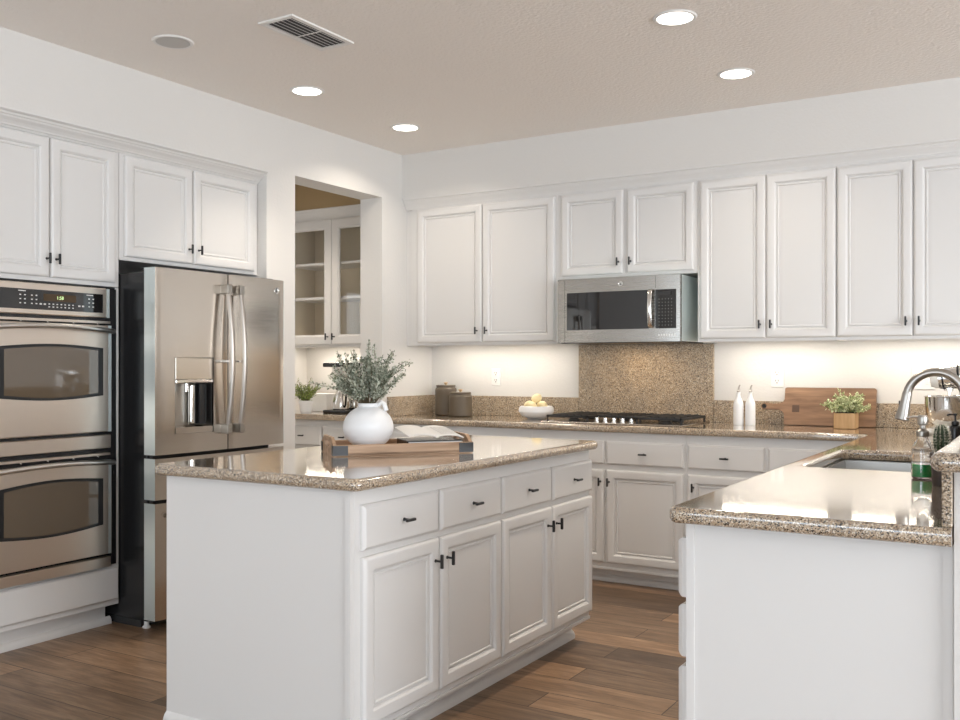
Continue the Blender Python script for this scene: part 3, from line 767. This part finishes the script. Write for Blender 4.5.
mb.build('keypad_markings', simple('keypad_print', (.20, .20, .19), .5), mw)
MB().box(.65, .72, my(.66)-.0024, my(.66)-.0012, .268, .288).build('display', M['blackg'], mw)
mb = MB()
for i in range(7): x = .645+i*.015; mb.box(x, x+.008, my(x)-.0012, my(x)-.0001, .036, .046)
mb.build('model_marks', M['plate'], mw)
pts = [(.608, my(.60)-.012, .080)]+[(.608, my(.60)-.030-.016*math.sin(PI*k/10), .092+.200*k/10) for k in range(11)]+[(.608, my(.60)-.012, .302)]
mb = MB(); V = []; F = []
for p in pts:
    for dx, dy in ((-.013, .005), (.013, .005), (.013, -.002), (.006, -.008), (-.006, -.008), (-.013, -.002)): V.append((p[0]+dx, p[1]+dy, p[2]))
for k in range(len(pts)-1):
    for s in range(6): s2 = (s+1) % 6; F.append((k*6+s, k*6+s2, (k+1)*6+s2, (k+1)*6+s))
F += [tuple(range(5, -1, -1)), tuple((len(pts)-1)*6+s for s in range(6))]
mh = mb.add(V, F).build('handle', M['chrome'], mw, 50)
lmw = area('microwave_lamp', (MWW/2, .22, -.006), (0, 0, 0), .30, .10, 1.3, (1, .74, .46)); lmw.parent = mw
badge(mw, .42, my(.42), .342, .015)
MB().box(.05, .052, my(.05)-.0006, .0, .004, MWH-.004).box(.628, .6295, my(.63)-.0006, .0, .31, MWH-.004).build('seam', M['slot'], mw)

# ------------------------------------------------------------------ gas cooktop
ct = thing('gas_cooktop', (-2.232, 5.368, ZT), 'stainless gas cooktop with black cast-iron grates', 'cooktop')
CW, CD = .442, .25
MB().bbox(-CW, CW, -CD, CD, 0, .007, .003).build('steel_tray', M['steel'], ct)
def grate(x0, x1, y0, y1):
    mb = MB(); z0, z1 = .030, .044; b = .008
    mb.bbox(x0, x1, y0, y0+2*b, z0, z1, .002).bbox(x0, x1, y1-2*b, y1, z0, z1, .002).bbox(x0, x0+2*b, y0, y1, z0, z1, .002).bbox(x1-2*b, x1, y0, y1, z0, z1, .002)
    for px in (x0+.006, x1-.006):
        for py in (y0+.006, y1-.006): mb.lathe([(.007, .007), (.006, z0+.002)], 8, (px, py, 0))
    n = 6
    for k in range(1, n): x = x0+(x1-x0)*k/n; mb.bbox(x-.0055, x+.0055, y0+.004, y1-.004, z0+.004, z1+.005, .001)
    mb.bbox(x0+.004, x1-.004, (y0+y1)/2-.005, (y0+y1)/2+.005, z0, z1+.003, .001)
    return mb.build('grate', M['iron'], ct)
grate(-.425, -.150, -.205, .215); grate(-.140, .140, -.10, .215); grate(.150, .425, -.205, .215)
for bx, by, r in ((-.29, -.10, .035), (-.29, .11, .04), (0, .07, .05), (.29, -.10, .04), (.29, .11, .035)):
    b_o = MB().lathe([(r, .007), (r, .014), (r*.8, .018), (r*.8, .024), (0, .025)], 24, (bx, by, 0)).build('burner', M['iron'], ct)
for k in range(5):
    MB().lathe([(.017, .007), (.017, .012), (.013, .014), (.012, .032), (.010, .034), (0, .034)], 20, (-.11+k*.055, -.165, 0)).build('control_knob', M['chrome'], ct)

# ------------------------------------------------------------------ counter items on the back run
def canister(x, y, r, h, label):
    t = thing('canister', (x, y, ZT), label, 'canister', group='taupe canisters on the back counter')
    prof = [(r*.92, 0), (r, .006)]
    n = 14
    for k in range(n+1):
        z = .012+(h-.03)*k/n; prof.append((r*(1.0 if k % 2 else .985), z))
    prof += [(r*.97, h-.012), (r*.88, h-.004), (r*.86, h)]
    MB().lathe(prof, 40).build('jar', M['taupe'], t, 60)
    l = MB().lathe([(r*.84, h+.0003), (r*.9, h+.002), (r*.9, h+.010), (r*.86, h+.013), (0, h+.013)], 40).build('lid', M['taupe'], t)
    MB().lathe([(.008, h+.0133), (.009, h+.020), (.015, h+.026), (.014, h+.031), (0, h+.033)], 20).build('lid_knob', M['lidwood'], l)
canister(-3.605, 5.50, .074, .195, 'taller taupe ribbed canister with pale lid knob')
canister(-3.435, 5.42, .079, .150, 'shorter taupe ribbed canister with pale lid knob')

bx, by = -2.872, 5.44
bowl = thing('fruit_bowl', (bx, by, ZT), 'white ceramic bowl holding lemons left of the cooktop', 'bowl')
MB().lathe([(.0, .004), (.055, 0), (.06, .004), (.095, .02), (.113, .045), (.112, .066), (.104, .080), (.098, .082), (.095, .078), (.102, .062), (.100, .045), (.083, .026), (.05, .014), (0, .012)], 40).build('bowl', M['ceramic'], bowl)
def lemon_mesh():
    prof = []
    n = 16
    for k in range(n+1):
        a = PI*k/n; r = .0285*math.sin(a)**.9 if 0 < k < n else 0; z = -.035*math.cos(a)
        prof.append((r, z))
    return MB().lathe(prof, 24)
lab = ['lemon on top of the pile in the white bowl', 'lemon at the left side of the white bowl', 'lemon at the right side of the white bowl', 'lemon at the front middle of the white bowl',
       'lemon at the back of the white bowl', 'lemon at the bottom of the white bowl']
for i, (dx, dy, dz) in enumerate([(0, .003, .130), (-.052, -.008, .084), (.052, -.008, .084), (.0, -.056, .082), (.005, .056, .082)]):
    o = lemon_mesh().build('lemon', M['lemon'], None, 0 or 60, (bx+dx, by+dy, ZT+dz), (random.uniform(.9, 1.6), random.uniform(0, .4), random.uniform(0, 3)))
    tag(o, lab[i], 'fruit', 'lemons in the white bowl')

def oil_bottle(x, y, label):
    t = thing('oil_bottle', (x, y, ZT), label, 'bottle', group='white ceramic oil bottles')
    MB().lathe([(.026, 0), (.0285, .004), (.0285, .115), (.026, .132), (.016, .152), (.011, .165), (.0105, .182), (.013, .184), (.013, .188), (0, .188)], 32).build('bottle', M['ceramic'], t)
    MB().lathe([(.008, .188), (.009, .196), (.005, .200), (.004, .206), (0, .206)], 16).tube([(0, 0, .2), (.001, 0, .212), (.004, 0, .222), (.009, 0, .230)], [.0052, .005, .0045, .004], 8).build('pour_spout', M['nickel'], t)
oil_bottle(-1.572, 5.45, 'left white ceramic oil bottle with metal pour spout')
oil_bottle(-1.508, 5.465, 'right white ceramic oil bottle with metal pour spout')

# cutting board leaning against the splash
cb = thing('cutting_board', (-1.350, 5.575, ZT+.002), 'dark wooden paddle cutting board leaning against the backsplash', 'cutting board')
cb.rotation_euler = (-math.radians(11), 0, 0)
bw_, bh_, th = .492, .218, .020
def rounded(x0, x1, z0, z1, r, n=5):
    p = []
    for cx, cz, a0 in ((x1-r, z0+r, -PI/2), (x1-r, z1-r, 0), (x0+r, z1-r, PI/2)):
        for k in range(n+1): a = a0+PI/2*k/n; p.append((cx+r*math.cos(a), cz+r*math.sin(a)))
    return p
pl = rounded(0, bw_, 0, bh_, .012)
pl += [(0, .150), (-.008, .134), (-.025, .124), (-.06, .121), (-.095, .126), (-.115, .127), (-.130, .117), (-.132, .100), (-.121, .088), (-.10, .086), (-.065, .088), (-.03, .086), (-.012, .078), (0, .060), (0, .01), (.008, 0)]
# outline order fix: rounded() starts at bottom right and ends at top left
bm = bmesh.new(); vv = [bm.verts.new((a, 0, b)) for a, b in pl]; fc = bm.faces.new(vv)
g = bmesh.ops.extrude_face_region(bm, geom=[fc])
for v in [x for x in g['geom'] if isinstance(x, bmesh.types.BMVert)]: v.co.y = th
bmesh.ops.recalc_face_normals(bm, faces=bm.faces)
es = [e for e in bm.edges if abs(e.verts[0].co.y-e.verts[1].co.y) < 1e-5 and len(e.link_faces) == 2]
bmesh.ops.bevel(bm, geom=es, offset=.003, segments=2, affect='EDGES')
MB().bm(bm).build('board', M['boardwood'], cb)
MB().bbox(.045, .085, -.0012, -.0001, .075, .115, .0003).build('branded_mark', simple('burnt_mark', (.10, .06, .04), .7, bump=.1), cb)
hole = []
MB().lathe([(.011, 0), (.013, .0016), (.009, .0022), (.008, 0)], 20, (-.113, -.0001, .107), 'y').build('hanging_ring', M['black'], cb)

# leafy helpers
def leaf(mb, p, d, up, L, W):
    d = d.normalized(); s = d.cross(up)
    if s.length < 1e-4: s = Vector((1, 0, 0))
    s.normalize(); nrm = s.cross(d)
    a = p; b = p+d*L*.45+s*W*.5+nrm*W*.12; c = p+d*L; e = p+d*L*.45-s*W*.5+nrm*W*.12; m_ = p+d*L*.5
    mb.add([a, b, c, e, m_], [(0, 1, 4), (1, 2, 4), (2, 3, 4), (3, 0, 4)])
def rv(s=1): return Vector((random.gauss(0, s), random.gauss(0, s), random.gauss(0, s)))
def bush(parent, origin, nst, hgt, spread, leafL, leafW, per, matl, bias=(0, 0, 0), mats='stem', lname='foliage', jitter=.25, start=.25, wob=.09):
    st = MB(); lf = MB()
    for i in range(nst):
        a = random.uniform(0, 2*PI); e = random.uniform(0, 1)**.6*spread
        d = Vector((math.cos(a)*e, math.sin(a)*e, random.uniform(.75, 1.05)))+Vector(bias)
        L = hgt*random.uniform(.6, 1.05)*(1.22 if wob > .1 and i % 9 == 0 else 1); p = Vector(origin)+Vector((math.cos(a)*.012, math.sin(a)*.012, 0)); pts = [p.copy()]
        dd = d.normalized(); n = 7
        for k in range(n):
            dd = (dd+rv(wob)+Vector((math.cos(a), math.sin(a), -.3))*e*.07).normalized(); p = p+dd*L/n; pts.append(p.copy())
        st.tube(pts, [.0016]*4+[.0010]*4, 5)
        for k in range(per):
            t = random.uniform(start, 1)*n; i0 = min(int(t), n-1); q_ = pts[i0].lerp(pts[i0+1], t-i0)
            dv = (dd*.6+rv(.6)); o_ = rv(leafL*jitter)
            leaf(lf, q_+o_*.6, dv, rv(1), leafL*random.uniform(.6, 1.2), leafW*random.uniform(.7, 1.2))
    st.build('stems', M[mats], parent); return lf.build(lname, matl, parent, 0)

# small plant in wooden cube pot
pp = thing('potted_plant', (-.985, 5.44, ZT), 'pale green leafy plant in a square light-wood pot before the cutting board', 'plant')
MB().bbox(-.055, .055, -.055, .055, 0, .086, .006, 2).build('pot', M['potwood'], pp)
MB().box(-.046, .046, -.046, .046, .0862, .090).build('soil', M['soil'], pp)
bush(pp, (0, 0, .085), 75, .125, 1.5, .018, .011, 30, M['pale'], start=.2)

# pantry plant and coffee maker
p2 = thing('potted_plant', (-4.665, 5.27, ZT), 'small bushy green plant in a white pot on the pantry counter', 'plant')
MB().lathe([(.036, 0), (.040, .004), (.048, .065), (.052, .068), (.052, .086), (.047, .088), (.043, .080), (.0, .078)], 32).build('pot', M['ceramic'], p2)
MB().lathe([(.042, .0785), (.0, .082)], 24).build('soil', M['soil'], p2)
bush(p2, (0, 0, .08), 46, .175, .75, .024, .007, 26, M['green'], start=.1)
bx2 = tag(MB().bbox(-4.76, -4.60, 5.42, 5.55, ZT, ZT+.135, .006, 2).build('white_box', M['ceramic']), 'plain white storage box behind the pantry plant', 'box')
cm = thing('coffee_maker', (-4.425, 5.43, ZT), 'black and steel drip coffee maker on the pantry counter', 'coffee maker')
MB().bbox(-.11, .10, -.13, .12, 0, .022, .008, 2).build('base', M['blackp'], cm)
MB().bbox(-.06, .07, .05, .12, .022, .335, .008, 2).build('column', M['chrome'], cm)
MB().bbox(-.11, .10, -.13, .12, .330, .362, .008, 2).build('top', M['blackp'], cm)
MB().lathe([(.03, .205), (.045, .22), (.062, .28), (.066, .329)], 32, (-.02, -.03, 0)).build('filter_basket', M['chrome'], cm)
MB().lathe([(.02, .160), (.040, .168), (.044, .180), (.03, .188), (0, .188)], 28, (-.02, -.03, 0)).build('carafe_lid', M['blackp'], cm)
MB().lathe([(.058, .023), (.064, .03), (.066, .075), (.055, .115), (.036, .145), (.034, .160)], 32, (-.02, -.03, 0)).build('carafe', M['chrome'], cm)
MB().tube([(.028, -.05, .15), (.055, -.075, .15), (.075, -.09, .12), (.065, -.085, .06), (.045, -.07, .045)], .008, 8).build('carafe_handle', M['blackp'], cm)

# ------------------------------------------------------------------ island tray, vase, books
TR = math.radians(50); tx, ty = -2.305, 2.755
TL, TW = .545, .26
tray = thing('serving_tray', (tx, ty, ZT), 'rustic wooden serving tray with black corner brackets on the island', 'tray', TR)
MB().bbox(.012, TL-.012, .0, TW, .002, .014, .002).build('bottom', M['traywood'], tray)
for y_ in (-.0, TW-.013): MB().bbox(.013, TL-.013, y_, y_+.013, .0, .043, .002).build('side', M['traywood'], tray)
for x_ in (0, TL-.013):
    # arched end board with a hand hole: built from pieces round the hole
    hy0, hy1, hz0, hz1 = TW*.5-.045, TW*.5+.045, .032, .052
    mb = MB()
    mb.prism([(0, 0), (TW, 0), (TW, hz0), (0, hz0)], x_, x_+.013, 'x')
    mb.prism([(0, hz0), (hy0, hz0), (hy0, .070), (TW*.20, .070), (.012, .046), (0, .043)], x_, x_+.013, 'x')
    mb.prism([(hy1, hz0), (TW, hz0), (TW, .043), (TW-.012, .046), (TW*.80, .070), (hy1, .070)], x_, x_+.013, 'x')
    mb.prism([(hy0, hz1), (hy1, hz1), (hy1, .070), (hy0, .070)], x_, x_+.013, 'x')
    mb.build('end_board', M['traywood'], tray, 0)
for x_, s in ((0, 1), (TL, -1)):
    for y_, t in ((0, 1), (TW, -1)):
        mb = MB()
        xa, xb = sorted((x_-s*.0022, x_+s*.055)); ya, yb = sorted((y_-t*.0022, y_-t*.0002)); mb.box(xa, xb, ya, yb, .004, .041)
        xa, xb = sorted((x_-s*.0022, x_-s*.0002)); ya, yb = sorted((y_-t*.0022, y_+t*.030)); mb.box(xa, xb, ya, yb, .004, .041)
        mb.build('corner_bracket', M['black'], tray)
vx_, vy_ = tx+math.cos(TR)*.160-math.sin(TR)*.130, ty+math.sin(TR)*.160+math.cos(TR)*.130
VS = .97
vase = thing('vase', (vx_, vy_, ZT+.0145), 'round white ceramic vase standing on the island tray', 'vase')
vase.scale = (VS, VS, VS)
vp = [(0, .003), (.045, .0), (.052, .003)]
for k in range(1, 17):
    a = -PI/2+.52+(PI-.90)*k/16; vp.append((.101*math.cos(a), .088+.088*math.sin(a)))
vp += [(.041, .172), (.040, .178), (.041, .184), (.037, .185), (.034, .178), (.034, .165)]
for k in range(14, 0, -2):
    a = -PI/2+.55+(PI-1.0)*k/16; vp.append((.093*math.cos(a), .088+.081*math.sin(a)))
vp.append((0, .012))
MB().lathe(vp, 48).build('body', M['ceramic'], vase, 60)
lp = MB(); lp.tube([(.038, .014, .176), (.052, .020, .190), (.062, .024, .182), (.070, .027, .155)], .009, 10); lp.build('lug_handle', M['ceramic'], vase)
br = thing('branch_bouquet', (vx_, vy_, ZT+.05), 'spray of silvery green leafy branches in the white vase', 'plant')
random.seed(11)
bush(br, (0, 0, .125), 75, .235, .62, .012, .0078, 100, M['euc'], bias=(.0, .02, 0), start=.30, jitter=.6, wob=.15)
random.seed(5)
# notebook and open magazine
nb = thing('notebook', (0, 0, 0), 'black notebook lying under the open magazine on the tray', 'book', TR)
def on_tray(u, v, z): return Vector((tx, ty, ZT+z))+Vector((math.cos(TR)*u-math.sin(TR)*v, math.sin(TR)*u+math.cos(TR)*v, 0))
nb.location = on_tray(.395, .130, .0145)
MB().bbox(-.10, .125, -.085, .085, 0, .004, .001).bbox(-.10, .125, -.085, .085, .030, .034, .001).bbox(-.10, -.095, -.085, .085, .002, .032, .001).build('cover', M['blackp'], nb)
MB().box(-.094, .12, -.08, .08, .0042, .0298).build('pages', M['paper'], nb)
mg = thing('magazine', (0, 0, 0), 'open white magazine lying on the black notebook in the tray', 'magazine', TR+.12)
mg.location = on_tray(.405, .130, .071); mg.rotation_euler = (math.radians(7), math.radians(2), TR+.05)
V = []; F = []; n = 20
for k in range(n+1):
    t = -1+2*k/n; x = t*.112; z = .004+.018*(abs(t)**.5)*(1-abs(t)**2.5)*1.0
    V += [(x, -.10, z), (x, .10, z), (x, -.10, z-.004 if abs(t) < .95 else z-.003), (x, .10, z-.004 if abs(t) < .95 else z-.003)]
for k in range(n):
    a = k*4; F += [(a, a+4, a+5, a+1), (a+2, a+3, a+7, a+6), (a, a+2, a+6, a+4), (a+1, a+5, a+7, a+3)]
F += [(0, 1, 3, 2), (n*4, n*4+2, n*4+3, n*4+1)]
MB().add(V, F).build('pages', M['paper'], mg, 60)
mb = MB()
for r_ in range(7):
    for (xa, xb) in ((.02, .10),):
        y_ = -.08+r_*.022
        zz = lambda x: .004+.018*((abs(x/.112))**.5)*(1-(abs(x/.112))**2.5)+.0006
        for k in range(6):
            a, b = xa+(xb-xa)*k/6, xa+(xb-xa)*(k+1)/6-.002
            mb.add([(a, y_, zz(a)), (b, y_, zz(b)), (b, y_+.004, zz(b)), (a, y_+.004, zz(a))], [(0, 1, 2, 3)])
mb.build('print_lines', M['print_'], mg, 0)

# ------------------------------------------------------------------ sink, faucet, soap, cactus, mixer, black pump bottle
sk = thing('kitchen_sink', (0, 0, .70), 'undermount stainless double-bowl sink in the peninsula counter', 'sink')
def bowl_mesh(x0, x1, y0, y1, z0, z1):
    mb = MB(); t = .0; r = [(0, z1), (.004, z1-.05), (.010, z0+.03), (.030, z0+.002)]
    V = []; F = []
    for ins, z in r: V += [(x0+ins, y0+ins, z), (x1-ins, y0+ins, z), (x1-ins, y1-ins, z), (x0+ins, y1-ins, z)]
    for i in range(3):
        for k in range(4): k2 = (k+1) % 4; F.append((i*4+k, i*4+k2, (i+1)*4+k2, (i+1)*4+k))
    F.append((12, 13, 14, 15)); mb.add(V, F); return mb
e = .006; ym = 3.70; z1 = .872-.70; z0 = .0
b1 = bowl_mesh(SX0-.0+e, SX1-e, SY0+e, ym-.012, .02, z1-.002).build('bowl', M['sink'], sk, 40)
b2 = bowl_mesh(SX0-.0+e, SX1-e, ym+.012, SY1-e, .02, z1-.002).build('bowl', M['sink'], sk, 40)
MB().box(SX0-.008, SX1+.008, SY0-.008, SY0+e, z1-.004, z1-.0002).box(SX0-.008, SX1+.008, SY1-e, SY1+.008, z1-.004, z1-.0002).box(SX0-.008, SX0+e, SY0+e, SY1-e, z1-.004, z1-.0002).box(SX1-e, SX1+.008, SY0+e, SY1-e, z1-.004, z1-.0002).bbox(SX0+e, SX1-e, ym-.012, ym+.012, z1-.012, z1-.0004, .003).build('rim', M['sink'], sk)
for y_ in ((SY0+ym)/2, (SY1+ym)/2): MB().lathe([(.045, .0225), (.04, .025), (.02, .0235), (0, .0235)], 28, ((SX0+SX1)/2, y_, 0)).build('drain', M['chrome'], sk)
fx, fy = -.258, 3.42
fa = thing('faucet', (fx, fy, ZT), 'tall brushed-nickel gooseneck pull-down faucet beside the sink', 'faucet')
MB().lathe([(.028, 0), (.028, .006), (.022, .012), (.020, .05), (.0185, .085), (.014, .092)], 28).build('base', M['nickel'], fa)
R_ = .086; zc = .232
pts = [(0, 0, .085), (0, 0, .14), (0, 0, .19), (0, 0, zc)]
for k in range(1, 19):
    a = math.radians(169)*k/18; pts.append((-R_+R_*math.cos(a), 0, zc+R_*math.sin(a)))
MB().tube(pts, .0138, 16).build('spout', M['nickel'], fa)
ex, ez = pts[-1][0], pts[-1][2]; ux, uz = -math.sin(math.radians(169)), math.cos(math.radians(169))
MB().tube([(ex+ux*d, 0, ez+uz*d) for d in (-.004, 0, .008, .03, .06, .086, .090)], [.0142, .0152, .0155, .016, .019, .0225, .020], 20).build('spray_head', M['nickel'], fa)
MB().bbox(ex+ux*.035-.019, ex+ux*.035-.010, -.005, .005, ez+uz*.035-.010, ez+uz*.035+.010, .002).build('spray_button', M['blackp'], fa)
MB().tube([(0, -.018, .055), (0, -.045, .060), (.003, -.075, .075), (.005, -.11, .095)], [.010, .008, .006, .005], 10).build('lever', M['nickel'], fa)

so = thing('soap_dispenser', (-.352, 3.15, ZT), 'clear glass pump bottle with green liquid soap by the sink', 'bottle')
gp_ = [(0, .002), (.026, .0), (.031, .004), (.032, .020), (.032, .045), (.0305, .050), (.0318, .056), (.0305, .062), (.0318, .068), (.0305, .074), (.0308, .085), (.027, .100), (.018, .116), (.014, .124), (.014, .134), (.0125, .134), (.0125, .124), (.016, .114), (.025, .099), (.029, .085), (.029, .050), (.0302, .045), (.0302, .008), (.026, .005), (0, .005)]
MB().lathe(gp_, 36).build('bottle', M['glass'], so, 60)
MB().lathe([(0, .0052), (.0258, .0052), (.0300, .0085), (.0300, .044), (0, .044)], 32).build('green_liquid', M['liquid'], so, 60)
MB().lathe([(.017, .126), (.018, .128), (.018, .142), (.012, .146), (.009, .150), (.009, .160), (.014, .163), (.0155, .182), (.012, .190), (0, .191)], 24).build('pump', M['nickel'], so)
MB().tube([(0, 0, .183), (-.025, -.002, .185), (-.046, -.004, .180)], [.005, .004, .003], 10).build('pump_spout', M['chrome'], so)

cx, cy = -.286, 2.985
ca = thing('potted_cactus', (cx, cy, ZT), 'small round cactus in a dark pot behind the granite bar ledge', 'plant')
MB().lathe([(.021, 0), (.023, .003), (.027, .076), (.030, .078), (.030, .092), (.027, .094), (.025, .090), (0, .090)], 32).build('pot', simple('dark_pot', (.05, .035, .028), .5, bump=.2), ca)
prof = []; mb = MB(); V = []; F = []; seg = 48; n = 16
for k in range(n+1):
    a = PI*k/n; rr = .019*math.sin(a)**.7 if 0 < k < n else .0005; zz = .090+.040-.043*math.cos(a)
    for s in range(seg):
        th_ = 2*PI*s/seg; rb = rr*(1+.09*math.cos(12*th_)); V.append((rb*math.cos(th_), rb*math.sin(th_), zz))
for k in range(n):
    for s in range(seg): s2 = (s+1) % seg; F.append((k*seg+s, k*seg+s2, (k+1)*seg+s2, (k+1)*seg+s))
mb.add(V, F).build('stem', M['cactus'], ca, 60)
mb = MB()
for s in range(12):
    for k in range(2, 16):
        a = PI*k/17; th_ = 2*PI*s/12; rr = .019*math.sin(a)**.7*1.09; zz = .130-.043*math.cos(a)
        p = Vector((rr*math.cos(th_), rr*math.sin(th_), zz))
        for j in range(5):
            d = (Vector((math.cos(th_), math.sin(th_), -.5*math.cos(a)))+rv(.5)).normalized()*.008
            mb.tube([p, p+d], [.0005, .0002], 3, False)
tag(mb.build('spines', M['spine'], ca, 0), kind='stuff')

pb = thing('pump_bottle', (-.352, 4.20, ZT), 'black pump bottle behind the faucet', 'bottle')
pb.scale = (.86, .86, .86)
MB().lathe([(.024, 0), (.026, .003), (.026, .105), (.020, .118), (.012, .122)], 28).build('bottle', M['blackp'], pb)
MB().lathe([(.015, .1225), (.016, .124), (.016, .138), (.007, .142), (.004, .144), (.004, .164), (.009, .166), (.009, .175), (0, .176)], 20).tube([(0, 0, .170), (-.020, -.004, .171), (-.034, -.006, .166)], .004, 8).build('pump', M['blackp'], pb)

mx_, my_ = -.468, 5.25
sm = thing('stand_mixer', (mx_, my_, ZT), 'white stand mixer with a steel bowl standing at the right end of the back counter', 'mixer')
MB().bbox(-.10, .235, -.10, .10, 0, .032, .012, 3).build('base', M['creamer'], sm)
MB().lathe([(.05, .0325), (.055, .036), (.055, .042), (.085, .060), (.104, .085), (.109, .13), (.112, .185), (.116, .188), (.112, .191), (.108, .185), (.10, .12), (.05, .06), (0, .055)], 40, (-.0, 0, 0)).build('bowl', M['chrome'], sm)
mb = MB(); mb.prism([(.135, .03), (.235, .03), (.235, .27), (.215, .33), (.15, .33), (.135, .25)], -.05, .05, 'y'); mb.build('column', M['creamer'], sm)
hp = []
MB().tube([(-.085, 0, .275), (-.080, 0, .275), (-.06, 0, .275), (.0, 0, .28), (.1, 0, .29), (.2, 0, .295), (.245, 0, .295), (.255, 0, .295)], [.025, .040, .047, .052, .058, .060, .048, .025], 24).build('head', M['creamer'], sm)
MB().tube([(-.045, 0, .276), (.06, 0, .286)], [.0525, .0595], 24).build('chrome_band', M['chrome'], sm)
MB().tube([(-.030, 0, .2755), (-.022, 0, .2765)], [.0545, .0550], 24).tube([(.04, 0, .2845), (.05, 0, .2855)], [.0595, .0600], 24).build('black_band', M['blackp'], sm)
MB().lathe([(.022, .215), (.022, .232)], 20).tube([(0, 0, .22), (0, 0, .09)], .006, 8).build('beater_shaft', M['chrome'], sm)
